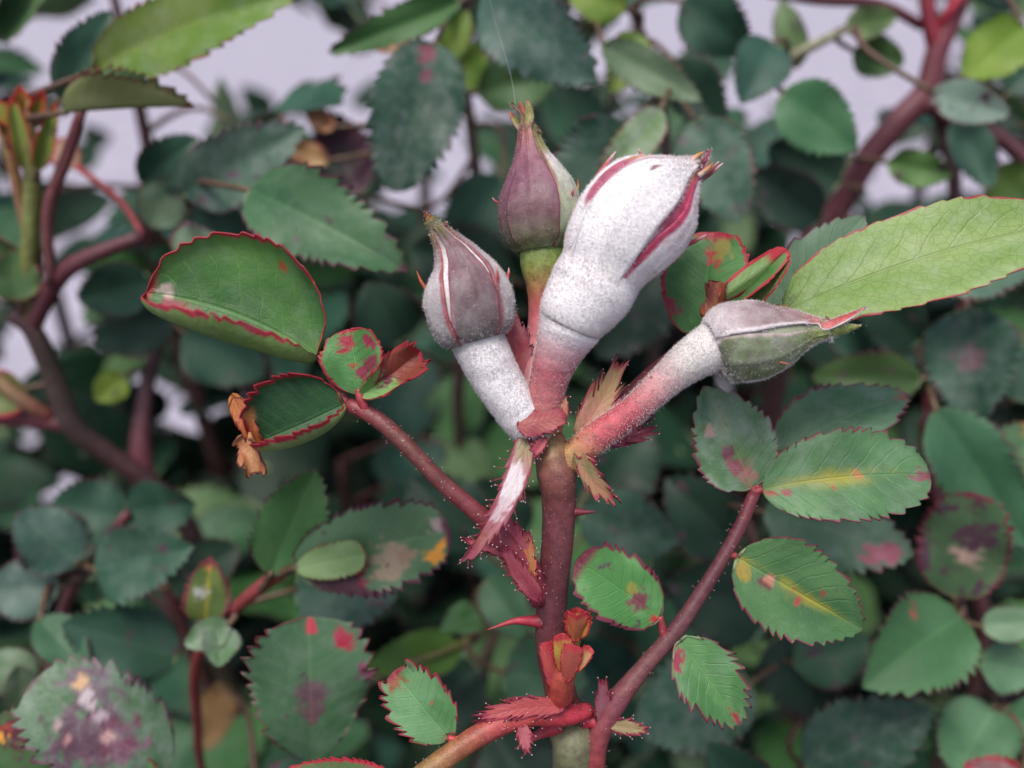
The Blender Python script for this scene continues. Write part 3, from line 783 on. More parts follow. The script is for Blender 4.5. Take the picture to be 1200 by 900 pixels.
leaf('leaflet', (404, 473, 10.9), (296, 520, 10.75), 136, cl, ORI, True, roll=-4, fold=(20, 2), fold1=(30, 10), curv=(130, 12), mroll=(0, 35), side=-.02, c=((38, 78, 46), (52, 96, 56)), uc=((134, 160, 96), (150, 172, 116)), m=(180, 44, 62), mw=.13, vein=.4, teeth=9, amp=.12, shape=(.45, .42), tipb=(.88, (196, 128, 80)), wave=.1)
leaf('leaflet_tip', (292, 508, 10.75), (300, 555, 10.7), 40, cl, ORI, True, c=((206, 150, 104), (176, 110, 74)), uc=((206, 150, 104), (176, 110, 74)), m=(120, 60, 50), mw=.1, fold=(40, -40), curv=(60, 80), wave=.5, vein=.1, teeth=5, amp=.3, shape=(.1, .35), twist=60)
leaf('leaflet_tip', (272, 462, 10.75), (304, 524, 10.72), 26, cl, ORI, True, c=((206, 130, 60), (180, 96, 60)), uc=((206, 130, 60), (180, 96, 60)), m=(150, 60, 50), mw=.1, fold=(40, -20), wave=.4, vein=.1, teeth=4, amp=.2, shape=(.25, .25), twist=-40)
leaf('leaflet', (424, 462, 10.85), (410, 386, 10.85), 78, cl, ORI, True, roll=-10, fold=(12, 14), curv=(10, 20), c=((70, 126, 62), (96, 150, 88)), uc=UNDER, m=(190, 50, 66), mw=.10, teeth=9, amp=.08, shape=(.5, .4), spots=[(.80, -.15, .13, (170, 36, 60)), (.78, .65, .1, (150, 44, 70)), (.32, .2, .09, (150, 60, 80)), (.42, .55, .1, (130, 50, 66)), (.45, -.1, .04, (170, 90, 60))])
leaf('leaflet', (422, 464, 10.82), (492, 412, 10.8), 52, cl, ORI, True, roll=20, fold=(20, 40), curv=(0, 40), c=((116, 160, 84), (134, 172, 104)), uc=UNDER, m=(190, 50, 66), mw=.12, tipb=(.5, (140, 66, 52)), teeth=6, amp=.3, shape=(.5, .35), wave=.35, spots=[(.42, 0, .1, (120, 44, 62))])
# stipule of that leaf, with long fringed points
for b, t, ww, kw in [((618, 672, 11.0), (578, 592, 10.9), 30, dict(side=.04)), ((604, 654, 10.95), (545, 632, 10.9), 12, {}), ((622, 695, 11.0), (618, 622, 10.95), 20, dict(c=((200, 110, 70), (190, 130, 80)))), ((632, 705, 11.0), (588, 640, 10.8), 26, dict(fold=(-25, 25)))]:
    kw.setdefault('c', ((172, 70, 90), (184, 96, 106)))
    bract('stipule', b, t, ww, 7, .0006, uc=PK, amp=.4, **kw)
# right leaf
RR = [(694, 905, 11.75, 14), (700, 868, 11.6, 13), (720, 826, 11.5, 13), (756, 780, 11.5, 10), (795, 735, 11.5, 10), (836, 672, 11.55, 8), (865, 622, 11.6, 8), (884, 577, 11.65, 7)]
cr = stalk('compound_leaf', RR, [(176, 74, 74), (156, 74, 80), (134, 74, 82), (122, 76, 76), (104, 60, 66), (102, 54, 62), (106, 52, 60), (120, 50, 58)], shoot, 16, hairs=60)
RG = ((74, 118, 72), (96, 140, 92))
RU = dict(uc=UNDER, hero=True, parent=cr, origin=ORI, m=(130, 54, 72))
leaf('leaflet', (882, 572, 11.65), (824, 452, 11.6), 104, roll=12, fold=(18, 8), c=((84, 124, 80), (120, 152, 118)), mw=.07, mil=.35, yel=.3, teeth=12, spots=[(.15, 0, .10, (170, 120, 110)), (.38, -.2, .05, (120, 50, 70)), (.25, -.15, .06, (150, 70, 84)), (.62, -.42, .05, (190, 150, 140))], **RU)
leaf('leaflet', (892, 573, 11.6), (1090, 556, 11.5), 112, roll=-6, fold=(14, 22), fold1=(6, 22), side=-.02, bend=.06, c=RG, mw=.06, yel=.85, mil=.15, teeth=13, pur=.05, vein=.2, spots=[(.14, .25, .02, (150, 60, 70)), (.40, .2, .012, (176, 90, 60)), (.56, 0, .02, (190, 120, 60)), (.03, .3, .04, (160, 80, 60)), (.98, .1, .07, (140, 80, 90))], shape=(.45, .5), **RU)
leaf('leaflet', (908, 532, 12.2), (1066, 462, 12.4), 100, roll=-30, fold=(10, 10), c=((84, 126, 88), (104, 142, 108)), mw=.10, tipb=(.94, (180, 100, 60)), teeth=12, mil=.2, **RU)
leaf('leaflet', (862, 652, 11.55), (1012, 738, 11.4), 116, roll=4, fold=(14, 10), c=((66, 112, 66), (88, 130, 80)), mw=.06, yel=.8, teeth=13, spots=[(.24, .2, .035, (110, 50, 56)), (.28, .05, .035, (190, 130, 110)), (.44, -.05, .025, (180, 84, 60)), (.50, .15, .02, (176, 66, 66)), (.52, .45, .014, (160, 66, 60)), (.62, -.3, .02, (150, 80, 70)), (.08, .3, .05, (160, 140, 50))], **RU)
leaf('leaflet', (795, 748, 11.45), (868, 850, 11.35), 80, roll=-8, fold=(14, 14), c=((78, 130, 72), (100, 150, 88)), mw=.10, mil=.12, teeth=9, amp=.26, spots=[(.12, .55, .09, (160, 44, 76)), (.97, .0, .1, (170, 50, 70))], **RU)
leaf('leaflet', (774, 724, 11.45), (676, 656, 11.3), 84, roll=6, fold=(10, 10), c=((80, 140, 72), (110, 164, 100)), mw=.17, pur=.14, teeth=9, amp=.16, shape=(.42, .4), spots=[(.3, .1, .09, (128, 70, 80)), (.05, -.3, .04, (200, 50, 60)), (.4, .2, .05, (150, 150, 70))], **RU)
for a, b in (((884, 577, 11.65), (882, 570, 11.65)), ((884, 577, 11.65), (894, 573, 11.6)), ((850, 648, 11.57), (863, 652, 11.55)), ((790, 742, 11.5), (796, 749, 11.45)), ((780, 752, 11.5), (773, 722, 11.45)), ((886, 574, 11.65), (910, 530, 12.2))):
    tube('petiolule', [W(*a), (W(*a) + W(*b)) / 2, W(*b)], [PXM(6, 11.5), PXM(5, 11.5), PXM(4, 11.5)], [(150, 56, 64), (160, 60, 66)], cr, ORI, 8)
bract('stipule', (708, 858, 11.5), (706, 796, 11.4), 22, 4, .0005, c=((150, 84, 100), (160, 100, 110)), uc=PK, amp=.4)
bract('stipule', (712, 848, 11.45), (758, 856, 11.35), 18, 6, .0005, c=((150, 130, 90), (170, 150, 110)), uc=OLIVE, amp=.5)
# low left leaf with the pink stalk
R3 = [(690, 832, 11.5, 9), (664, 838, 11.3, 12), (620, 838, 11.1, 13), (580, 852, 10.95, 13), (545, 872, 10.85, 13), (505, 902, 10.75, 14), (470, 930, 10.7, 13)]
c3 = stalk('compound_leaf', R3, [(190, 60, 70), (206, 62, 78), (196, 76, 72), (180, 76, 76), (160, 96, 66), (150, 120, 70), (150, 120, 70)], shoot, 16, hairs=80)
bract('stipule', (662, 828, 11.1), (562, 842, 10.9), 26, 6, .0006, c=((180, 74, 80), (190, 90, 90)), uc=PK, amp=.5, side=.05)
bract('stipule', (612, 848, 10.95), (618, 882, 10.8), 18, 4, .0007, c=((180, 90, 104), (170, 84, 96)), uc=PK, amp=.4)
leaf('leaflet', (527, 866, 10.9), (462, 786, 10.95), 76, c3, ORI, True, roll=-10, fold=(10, 16), c=((84, 134, 80), (112, 158, 108)), m=(160, 50, 66), mw=.12, teeth=8, amp=.26, shape=(.4, .45), spots=[(.96, -.2, .12, (150, 90, 60)), (.45, .3, .025, (190, 90, 50))])
tube('petiolule', PP((542, 874, 10.85), (535, 868, 10.88), (525, 864, 10.9)), [PXM(r, 11) for r in (6, 5, 4)], [(200, 60, 70)] * 2, c3, ORI, 8)
leaf('leaflet', (470, 930, 10.7), (330, 905, 10.6), 60, c3, ORI, True, c=((90, 120, 70), (130, 90, 80)), m=RED, mw=.2, fold=(20, 20))
# upper right leaf, seen from below
R4 = [(655, 545, 11.15, 10), (700, 500, 11.5, 8), (760, 440, 11.7, 8), (810, 400, 11.55, 7), (850, 372, 11.4, 7), (890, 362, 11.3, 6), (925, 362, 11.25, 5)]
c4 = stalk('compound_leaf', R4, [(150, 80, 70), (140, 60, 66), (130, 54, 56), (140, 70, 54), (150, 90, 60), (160, 120, 70), (150, 140, 80)], shoot, 12)
YG = ((126, 158, 78), (146, 172, 98))
leaf('leaflet', (918, 366, 11.25), (1246, 264, 10.9), 124, c4, ORI, True, roll=-24, flip=True, fold=(-14, -8), bend=-.06, side=.012, c=HG, uc=YG, m=(176, 52, 60), mw=.045, unet=.68, teeth=11, amp=.05, mil=.2, shape=(.42, .45), nv=41)
leaf('leaflet', (850, 372, 11.2), (922, 292, 11.0), 74, c4, ORI, True, roll=20, flip=True, fold=(-30, -40), fold1=(-60, -60), curv=(-50, -70), c=HG, uc=((130, 160, 86), (146, 170, 104)), m=(196, 50, 62), mw=.12, unet=.5, teeth=7, amp=.08, shape=(.35, .35), mil=.15)
leaf('leaflet', (838, 384, 11.1), (846, 330, 11.0), 36, c4, ORI, True, roll=-30, fold=(30, 30), c=((150, 84, 54), (120, 60, 50)), uc=((150, 84, 54), (120, 60, 50)), wave=.4, teeth=5, amp=.2, vein=.1, m=(110, 40, 46), shape=(.3, .35))
leaf('leaflet', (842, 352, 11.0), (922, 292, 10.95), 30, c4, ORI, True, roll=10, fold=(-10, -30), c=((124, 158, 88), (140, 170, 108)), uc=YG, m=(200, 46, 64), mw=.35, teeth=6, amp=.05, shape=(.35, .4), bend=.06)
leaf('leaflet', (820, 396, 11.6), (838, 272, 11.7), 104, c4, ORI, True, roll=-15, fold=(18, 10), c=((62, 116, 60), (86, 138, 76)), m=(186, 44, 66), mw=.14, vein=.45, teeth=9, amp=.08, shape=(.4, .42), spots=[(.78, .1, .09, (190, 40, 66)), (.25, -.8, .07, (160, 44, 80)), (.86, .3, .1, (150, 140, 70))])
leaf('leaflet', (900, 372, 11.9), (1014, 252, 12.0), 80, c4, ORI, True, roll=-10, fold=(10, 10), c=((84, 118, 88), (104, 130, 108)), m=PURP, mw=.08, teeth=9)
tube('petiolule', PP((810, 400, 11.55), (816, 398, 11.58), (821, 394, 11.6)), [PXM(5, 11)] * 3, [(150, 70, 60)] * 2, c4, ORI, 8)
tube('petiolule', PP((850, 372, 11.4), (845, 376, 11.3), (840, 382, 11.15)), [PXM(5, 11)] * 3, [(150, 90, 60)] * 2, c4, ORI, 8)
tube('petiolule', PP((890, 362, 11.3), (896, 368, 11.6), (901, 371, 11.9)), [PXM(4, 11)] * 3, [(150, 90, 60)] * 2, c4, ORI, 8)

# spider thread from the upright bud
th = tube('spider_thread', PP((604, 122, 11.2), (600, 95, 11.5), (592, 65, 12.0), (580, 25, 12.6), (572, -8, 13)), [0.00001] * 5, [(225, 225, 235)] * 2, None, None, 5)
th['label'] = 'single pale spider thread rising from the tip of the upright purple bud'
th['category'] = 'spider thread'
# ------------------------------------------------------------------ branches behind, leaf by leaf
def branch(label, cane, C, leaves, ground=None, group=None, extra=()):
    """cane: (px,py,z,r) from the low end to the tip; leaves: (base, tip, width_px, options)"""
    b0 = W(*cane[0][:3])
    g = np.array(ground) if ground is not None else np.array([b0[0] * 0.6, b0[1] + 0.05, 0.0])
    g[2] = 0
    root = thing('rose_branch', label, 'rose branch', g, group)
    P = [g + [0, 0, 0.02], g * 0.55 + b0 * 0.45 + [0.01, 0.015, 0.01], b0 - np.array([0, -0.006, 0.05])] + [W(*p[:3]) for p in cane]
    R = [0.004, 0.0036, PXM(cane[0][3], cane[0][2])] + [PXM(p[3], p[2]) for p in cane]
    tube('cane', P, R, [(70, 60, 48)] * 2 + list(C), root, g, 12, None, .08, len(leaves))
    S = catmull([W(*p[:3]) for p in cane], 60)
    for (pts, cc) in extra:
        pxtube('side_stem', pts, cc, root, g, 10, None, .08)
        S = np.vstack([S, catmull([W(*p[:3]) for p in pts], 30)])
    for (b, t, wd, kw) in leaves:
        kw = dict(kw)
        pet = kw.pop('pet', True)
        kw.setdefault('bend', random.uniform(-.05, .12))
        kw.setdefault('pur', random.choice((0, .08, .16, .24)))
        kw.setdefault('mw', random.uniform(.03, .09))
        kw.setdefault('amp', .2)
        kw.setdefault('wave', random.uniform(.08, .25))
        kw.setdefault('twist', random.uniform(-25, 25))
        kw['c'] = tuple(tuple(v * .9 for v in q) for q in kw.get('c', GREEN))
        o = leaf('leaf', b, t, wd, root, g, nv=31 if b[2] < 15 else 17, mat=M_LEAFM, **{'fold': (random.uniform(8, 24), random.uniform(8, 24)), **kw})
        if pet:
            B = W(*b)
            i = np.argmin(np.linalg.norm(S - B - (B - W(*t)) * 0.3, axis=1))
            d = nrm(B - W(*t)) * np.linalg.norm(S[i] - B) * .4
            tube('petiole', [S[i], (S[i] + B + d) / 2, B + nrm(W(*t) - B) * .0004], [.0007, .0006, .0005], [(96, 56, 54), (100, 84, 58)], o, g, 8)
    return root
RC1 = [(84, 50, 50), (96, 56, 58), (104, 56, 60), (120, 60, 62)]
GC1 = [(90, 100, 60), (110, 120, 64), (130, 140, 70)]
k = dict
# -- left cane with a young shoot
branch('dark red cane at the left with pale young leaves and an upright green shoot tip',
    [(230, 640, 19.5, 12), (180, 572, 18.5, 12), (130, 535, 18, 12), (86, 500, 17.5, 13), (62, 440, 17, 12), (40, 390, 16.5, 11), (14, 366, 16.3, 10)],
    [(72, 50, 50), (80, 50, 52), (74, 58, 54), (80, 70, 60), (84, 50, 54)],
    [((108, 84, 15), (352, -8, 14.2), 86, k(c=LIME, uc=OLIVE, m=(170, 70, 60), mw=.05, roll=-12, fold=(14, 20), mil=.2, side=-.03)),
     ((76, 132, 14.6), (228, 124, 14.4), 92, k(c=((74, 128, 76), (96, 146, 96)), uc=((144, 152, 96), (164, 168, 116)), m=(130, 66, 56), mw=.1, fold=(10, 150), fold1=(10, 140), roll=-6, twist=0)),
     ((72, 118, 15.4), (130, 12, 15.6), 60, k(c=BLUE, m=PURP)),
     ((30, 300, 16), (-30, 330, 16), 90, k(c=((84, 120, 72), (104, 136, 84)), m=RED, mw=.1)),
     ((20, 352, 16), (14, 292, 15.8), 60, k(c=((84, 120, 72), (104, 136, 84)), m=(150, 60, 66), mw=.1)),
     ((30, 130, 15.2), (22, 100, 15), 24, k(c=((190, 120, 60), (170, 150, 70)), m=(200, 70, 50), mw=.4, fold=(40, 40))),
     ((40, 140, 15.2), (50, 106, 15), 22, k(c=((190, 120, 60), (160, 160, 70)), m=(200, 70, 50), mw=.4, fold=(40, 40))),
     ((22, 150, 15.2), (-8, 118, 15), 26, k(c=((160, 150, 60), (150, 160, 80)), m=(200, 70, 50), mw=.3, fold=(30, 30))),
     ((10, 160, 15.2), (-2, 130, 15), 18, k(c=OLIVE, m=(200, 90, 50), mw=.3, fold=(40, 30))),
     ((92, 196, 16.8), (62, 166, 17), 40, k(c=((190, 120, 110), (180, 140, 120)), m=(170, 60, 60), mw=.2)),
     ((44, 200, 15.3), (66, 120, 15), 26, k(c=((130, 150, 66), (150, 160, 80)), m=(200, 80, 60), mw=.2, fold=(40, 40))),
     ((30, 200, 15.3), (14, 112, 15), 28, k(c=((120, 146, 66), (150, 160, 80)), m=(200, 80, 60), mw=.2, fold=(40, 40))),
     ((30, 455, 17), (-30, 470, 17), 60, k(c=OLIVE, m=RED, mw=.15)),
    ],
    extra=[([(36, 386, 16.5, 11), (58, 340, 16.2, 11), (90, 308, 16, 10), (168, 276, 16, 8)], [(96, 46, 54), (100, 48, 56), (96, 50, 56)]),
           ([(36, 385, 16.5, 9), (34, 310, 16, 10), (38, 230, 15.6, 10), (36, 165, 15.2, 8), (34, 112, 15.1, 2)], [(104, 100, 60), (120, 128, 66), (126, 140, 70), (110, 110, 60), (170, 110, 60)]),
           ([(45, 350, 16.2, 6), (30, 260, 16, 7), (14, 190, 15.6, 7), (2, 150, 15.4, 6)], [(130, 90, 66), (150, 110, 70), (150, 120, 70)]),
           ([(60, 335, 16, 6), (56, 250, 15.6, 7), (78, 185, 15.3, 7), (96, 128, 15, 6)], [(104, 60, 60), (120, 66, 66), (120, 62, 66)]),
           ([(82, 497, 17.5, 11), (40, 492, 17.4, 10), (-20, 490, 17.2, 9)], [(96, 52, 60), (120, 56, 66), (110, 50, 60)]),
           ([(60, 490, 17.4, 8), (25, 468, 17, 9), (-20, 430, 16.8, 8)], [(150, 70, 70), (140, 110, 80), (140, 120, 80)]),
           ([(168, 276, 16, 4), (140, 235, 16.4, 4), (90, 195, 16.8, 4)], [(150, 60, 60), (170, 70, 70)])])
# -- second left cane, dusky
branch('upright purple-brown cane behind the curled red-edged leaves',
    [(185, 600, 19, 11), (166, 545, 18.5, 13), (168, 480, 18.5, 10), (180, 420, 18.6, 8), (205, 360, 18.6, 7), (225, 290, 18, 6), (250, 240, 17, 5)],
    [(110, 56, 64), (116, 56, 66), (84, 50, 56), (80, 48, 54), (84, 50, 56), (110, 60, 66)],
    [((214, 228, 16), (358, 148, 15.5), 88, k(c=((76, 112, 92), (98, 128, 108)), m=(130, 100, 110), mw=.06, pur=.28, mil=.25, fold=(6, 30), roll=4)),
     ((292, 222, 14.2), (478, 318, 13.6), 112, k(c=((60, 108, 68), (82, 126, 84)), m=PURP, mw=.1, pur=.12, fold=(12, 24), roll=-6, mil=.1)),
     ((262, 330, 16.4), (250, 222, 16), 90, k(c=BLUE, m=PURP, mw=.06, pur=.2)),
     ((205, 300, 15), (262, 285, 14.6), 70, k(c=PALE, m=(130, 90, 110), mw=.1, mil=.5)),
     ((165, 215, 17), (232, 160, 17), 60, k(c=BLUE)),
     ((175, 265, 17), (212, 205, 17), 55, k(c=((110, 140, 110), (140, 160, 130)))),
     ((180, 330, 17), (90, 350, 17.4), 70, k(c=BLUE)),
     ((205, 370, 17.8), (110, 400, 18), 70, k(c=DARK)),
     ((215, 390, 17.6), (310, 440, 18), 90, k(c=BLUE, pur=.1)),
     ((145, 440, 18), (112, 470, 17.8), 40, k(c=((140, 165, 50), (150, 175, 70)), mw=.0)),
    ])
# -- upper middle
branch('blue-green leafy branch rising behind the upright purple bud',
    [(540, 420, 22, 8), (555, 330, 21.5, 8), (560, 240, 21, 7), (552, 150, 20, 7), (540, 60, 19, 6), (560, -30, 18.5, 5)],
    [(84, 60, 56), (96, 64, 60), (110, 90, 80), (120, 110, 90), (100, 60, 60)],
    [((510, 50, 15.8), (462, 225, 15.6), 108, k(c=BLUE, m=PURP, mw=.03, fold=(8, 10), spots=[(.1, .2, .06, (130, 50, 70)), (.25, -.05, .03, (120, 50, 80))], shape=(.4, .55), mil=.25)),
     ((566, -6, 15.4), (700, 96, 15), 104, k(c=((52, 92, 78), (72, 110, 94)), m=PURP, mw=.03, mil=.2, fold=(6, 10))),
     ((540, 2, 16), (384, 62, 15.6), 46, k(c=((70, 118, 58), (84, 130, 72)), fold=(30, 16))),
     ((520, 70, 17), (548, 12, 17), 40, k(c=LIME)),
     ((560, 110, 18), (660, 80, 18), 70, k(c=((84, 124, 74), (104, 140, 90)))),
     ((590, 210, 18), (520, 300, 18), 80, k(c=BLUE)),
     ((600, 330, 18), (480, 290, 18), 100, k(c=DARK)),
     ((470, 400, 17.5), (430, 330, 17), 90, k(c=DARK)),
     ((570, 60, 18.5), (500, 110, 18.5), 60, k(c=LIME)),
     ((420, 230, 18), (380, 130, 18), 80, k(c=((96, 60, 78), (70, 80, 74)), pur=.3)),
     ((385, 190, 17.5), (330, 170, 17.5), 34, k(c=((200, 160, 110), (190, 140, 100)), uc=((200, 160, 110), (190, 140, 100)), m=(150, 80, 60), mw=.15, wave=.4)),
     ((392, 150, 17.5), (358, 130, 17.5), 26, k(c=((206, 150, 110), (180, 110, 80)), uc=((200, 160, 110), (190, 140, 100)), wave=.4)),
     ((480, 30, 17), (440, 60, 17), 36, k(c=((206, 170, 130), (200, 130, 110)), uc=((200, 160, 110), (190, 140, 100)), wave=.4)),
    ])
branch('branch of broad dark leaves close behind the big white bud',
    [(760, 480, 21, 8), (770, 380, 20, 8), (775, 280, 19, 8), (780, 180, 18.5, 7), (770, 90, 18, 6), (740, 10, 17.5, 5)],
    [(70, 56, 50), (80, 60, 56), (90, 64, 60), (96, 70, 60)],
    [((740, 150, 15.5), (650, 262, 15.2), 112, k(c=((44, 82, 64), (60, 98, 78)), m=PURP, mw=.04, fold=(8, 8), mil=.12)),
     ((775, 128, 15.2), (690, 240, 14.8), 50, k(c=((112, 142, 90), (130, 156, 112)), m=(140, 84, 70), mw=.1, mil=.35, fold=(20, 12))),
     ((705, 52, 16), (822, 118, 15.6), 50, k(c=PALE, mil=.2)),
     ((735, 10, 16.5), (660, -20, 16.5), 60, k(c=LIME)),
     ((750, 40, 17), (715, 110, 17), 54, k(c=LIME, mil=.2)),
     ((815, 140, 16), (868, 262, 15.6), 88, k(c=((58, 100, 78), (78, 120, 96)), m=(140, 80, 90), mw=.06, fold=(8, 8), mil=.2)),
     ((800, 0, 17), (880, 60, 17), 76, k(c=BLUE)),
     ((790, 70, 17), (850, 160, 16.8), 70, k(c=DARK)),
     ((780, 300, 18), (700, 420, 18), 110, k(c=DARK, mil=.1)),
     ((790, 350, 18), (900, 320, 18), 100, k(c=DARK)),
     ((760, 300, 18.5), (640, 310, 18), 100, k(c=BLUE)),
    ])
# -- upper right cane
branch('thick dark red cane forking at the upper right with pale folded leaves',
    [(930, 330, 21, 15), (985, 240, 20, 15), (1010, 195, 19.6, 15), (1050, 145, 19.2, 15), (1085, 108, 19, 15), (1098, 60, 18.8, 13), (1120, 10, 18.6, 12), (1140, -40, 18.5, 11)],
    [(80, 46, 52), (96, 50, 58), (100, 52, 60), (110, 56, 66), (116, 56, 66), (130, 52, 66), (120, 52, 60)],
    [((916, 108, 16.5), (1004, 176, 16), 80, k(c=((74, 126, 84), (92, 142, 100)), fold=(8, 10), mw=.02)),
     ((905, 50, 16.8), (868, 122, 16.5), 72, k(c=((50, 90, 76), (66, 106, 90)), mw=.02)),
     ((840, 30, 17), (815, -15, 17), 60, k(c=((70, 110, 66), (90, 130, 84)))),
     ((1092, 108, 16.6), (1184, 134, 16.2), 52, k(c=PALE, uc=((130, 156, 140), (150, 170, 156)), flip=True, m=(140, 80, 90), mw=.08, fold=(-14, -10))),
     ((1200, 30, 16.8), (1130, 96, 16.5), 76, k(c=((120, 152, 50), (140, 166, 70)), mw=.02)),
     ((1040, 190, 17.5), (1116, 206, 17.2), 46, k(c=((96, 138, 72), (110, 150, 84)))),
     ((1122, 134, 17.5), (1162, 222, 17.2), 54, k(c=((70, 112, 92), (84, 126, 104)))),
     ((990, 32, 17.6), (1052, 18, 17.4), 40, k(c=((110, 140, 84), (140, 160, 110)))),
     ((1000, 60, 18), (1060, 74, 18), 50, k(c=((84, 120, 62), (70, 110, 60)))),
     ((935, 80, 18), (915, 0, 18), 40, k(c=((104, 134, 84), (130, 156, 110)))),
     ((985, 215, 18), (900, 170, 18), 84, k(c=DARK)),
     ((960, 260, 17.6), (880, 200, 17.6), 70, k(c=DARK, pur=.2)),
     ((1160, 200, 18), (1215, 240, 18), 60, k(c=((100, 130, 60), (90, 120, 66)))),
     ((1180, 110, 18), (1230, 60, 18), 60, k(c=BLUE)),
    ],
    extra=[([(1078, 118, 19, 11), (1130, 145, 18.8, 10), (1170, 160, 18.6, 10), (1215, 200, 18.5, 9)], [(110, 54, 62), (96, 50, 56), (96, 52, 60)]),
           ([(1098, 60, 18.8, 10), (1088, 20, 18.6, 9), (1085, -30, 18.4, 9)], [(150, 52, 66), (150, 50, 66), (140, 50, 60)]),
           ([(1098, 40, 18.8, 7), (1112, 15, 18.4, 6), (1130, -10, 18.2, 6)], [(190, 50, 70), (190, 60, 76)]),
           ([(1116, 300, 20, 8), (1118, 210, 19.4, 8), (1100, 130, 19, 8)], [(70, 50, 52), (84, 52, 56)]),
           ([(1080, 30, 18.8, 6), (1030, 5, 18.4, 6), (960, 0, 18, 6), (900, -8, 18, 5)], [(110, 56, 66), (96, 60, 60)]),
           ([(905, 78, 18, 6), (950, 55, 17.8, 6), (1000, 30, 17.6, 4)], [(140, 140, 110), (150, 156, 120)])])
# -- right
branch('branch of blue-green leaves behind the big lime leaf',
    [(1150, 760, 21, 9), (1130, 650, 20, 9), (1090, 560, 19.5, 8), (1090, 470, 19, 8), (1120, 380, 18.5, 7), (1160, 300, 18, 6)],
    [(90, 50, 54), (100, 54, 58), (130, 60, 60), (110, 56, 60)],
    [((1085, 320, 15.2), (1225, 300, 15), 84, k(c=((80, 120, 96), (100, 136, 112)), m=(120, 80, 76), mw=.07, fold=(10, 16), mil=.15)),
     ((1132, 362, 16), (1146, 494, 15.6), 108, k(c=BLUE, m=PURP, mw=.03, spots=[(.45, .0, .1, (100, 76, 84))], mil=.15)),
     ((1080, 400, 17), (1000, 340, 17), 70, k(c=DARK)),
     ((1080, 445, 16), (950, 440, 16.5), 66, k(c=((60, 90, 44), (76, 104, 56)))),
     ((1096, 480, 15.6), (1206, 642, 15.2), 96, k(c=((66, 114, 82), (82, 130, 96)), m=(120, 60, 80), mw=.05, pur=.12)),
     ((1170, 560, 16), (1225, 500, 16), 80, k(c=((70, 110, 70), (84, 126, 84)), tipb=(.75, (190, 130, 60)))),
     ((1190, 470, 16.6), (1215, 400, 16.6), 70, k(c=BLUE)),
     ((1060, 400, 17.5), (960, 380, 17.5), 80, k(c=BLUE)),
     ((1100, 500, 17.5), (1180, 460, 17.5), 70, k(c=DARK)),
    ])
branch('branch with purple-blotched leaves at the lower right',
    [(1200, 905, 17.5, 6), (1170, 830, 16.5, 6), (1150, 780, 16, 6), (1132, 735, 15.6, 6), (1122, 700, 15.4, 5)],
    [(100, 46, 50), (120, 52, 54), (116, 48, 52), (120, 50, 60)],
    [((1118, 700, 15.2), (1142, 578, 14.6), 98, k(c=((82, 118, 80), (100, 130, 92)), m=(140, 50, 76), mw=.10, pur=.42, fold=(8, 8), spots=[(.4, .1, .08, (196, 160, 150)), (.52, .2, .05, (200, 170, 160))], shape=(.4, .4))),
     ((1126, 722, 15.1), (1010, 806, 14.4), 118, k(c=((76, 124, 78), (94, 140, 94)), m=(96, 60, 66), mw=.05, fold=(8, 30), mroll=(0, 30), spots=[(.42, .55, .035, (180, 96, 84)), (.36, .7, .03, (150, 84, 76))], roll=4)),
     ((1150, 735, 15.2), (1222, 728, 15), 46, k(c=((120, 156, 120), (140, 170, 138)), mw=.05)),
     ((1148, 775, 15.4), (1215, 790, 15.4), 66, k(c=((100, 140, 104), (110, 150, 116)))),
     ((1165, 830, 15.6), (1120, 906, 15), 90, k(c=((74, 122, 82), (92, 140, 100)), mw=.04, shape=(.3, .5))),
     ((1175, 835, 15.6), (1230, 860, 15.4), 70, k(c=((74, 122, 82), (92, 140, 100)), mw=.04)),
     ((1195, 925, 14), (1130, 895, 13.8), 60, k(c=((190, 150, 150), (180, 120, 120)), m=(200, 60, 70), mw=.3, mil=.6, amp=.3)),
    ])
branch('branch of broad plain leaves low behind the long right leaf stalk',
    [(1000, 960, 19, 7), (960, 860, 18, 7), (930, 760, 17.5, 7), (900, 680, 17.5, 6), (870, 600, 17.5, 6)],
    [(70, 50, 46), (84, 60, 54), (90, 60, 54)],
    [((895, 600, 15.4), (1072, 650, 14.6), 96, k(c=((84, 124, 92), (104, 138, 110)), m=(110, 70, 80), mw=.06, mil=.2, spots=[(.80, .35, .1, (170, 84, 104)), (.86, .1, .06, (160, 80, 100))], fold=(10, 6))),
     ((945, 905, 15.8), (1092, 830, 15), 108, k(c=BLUE, m=PURP, mw=.03, mil=.15)),
     ((880, 800, 16.5), (742, 850, 15.5), 118, k(c=((58, 100, 74), (78, 118, 92)), mw=.03, mil=.25, fold=(6, 6))),
     ((900, 720, 17), (780, 680, 17), 110, k(c=DARK)),
     ((920, 740, 17), (960, 840, 17), 100, k(c=DARK)),
     ((860, 640, 17), (780, 560, 17), 100, k(c=DARK)),
     ((930, 780, 16.6), (1020, 750, 16.5), 80, k(c=((60, 100, 74), (74, 114, 86)))),
     ((905, 700, 17.5), (1000, 700, 17.5), 90, k(c=DARK)),
     ((880, 940, 15.5), (830, 870, 15), 90, k(c=BLUE)),
    ])
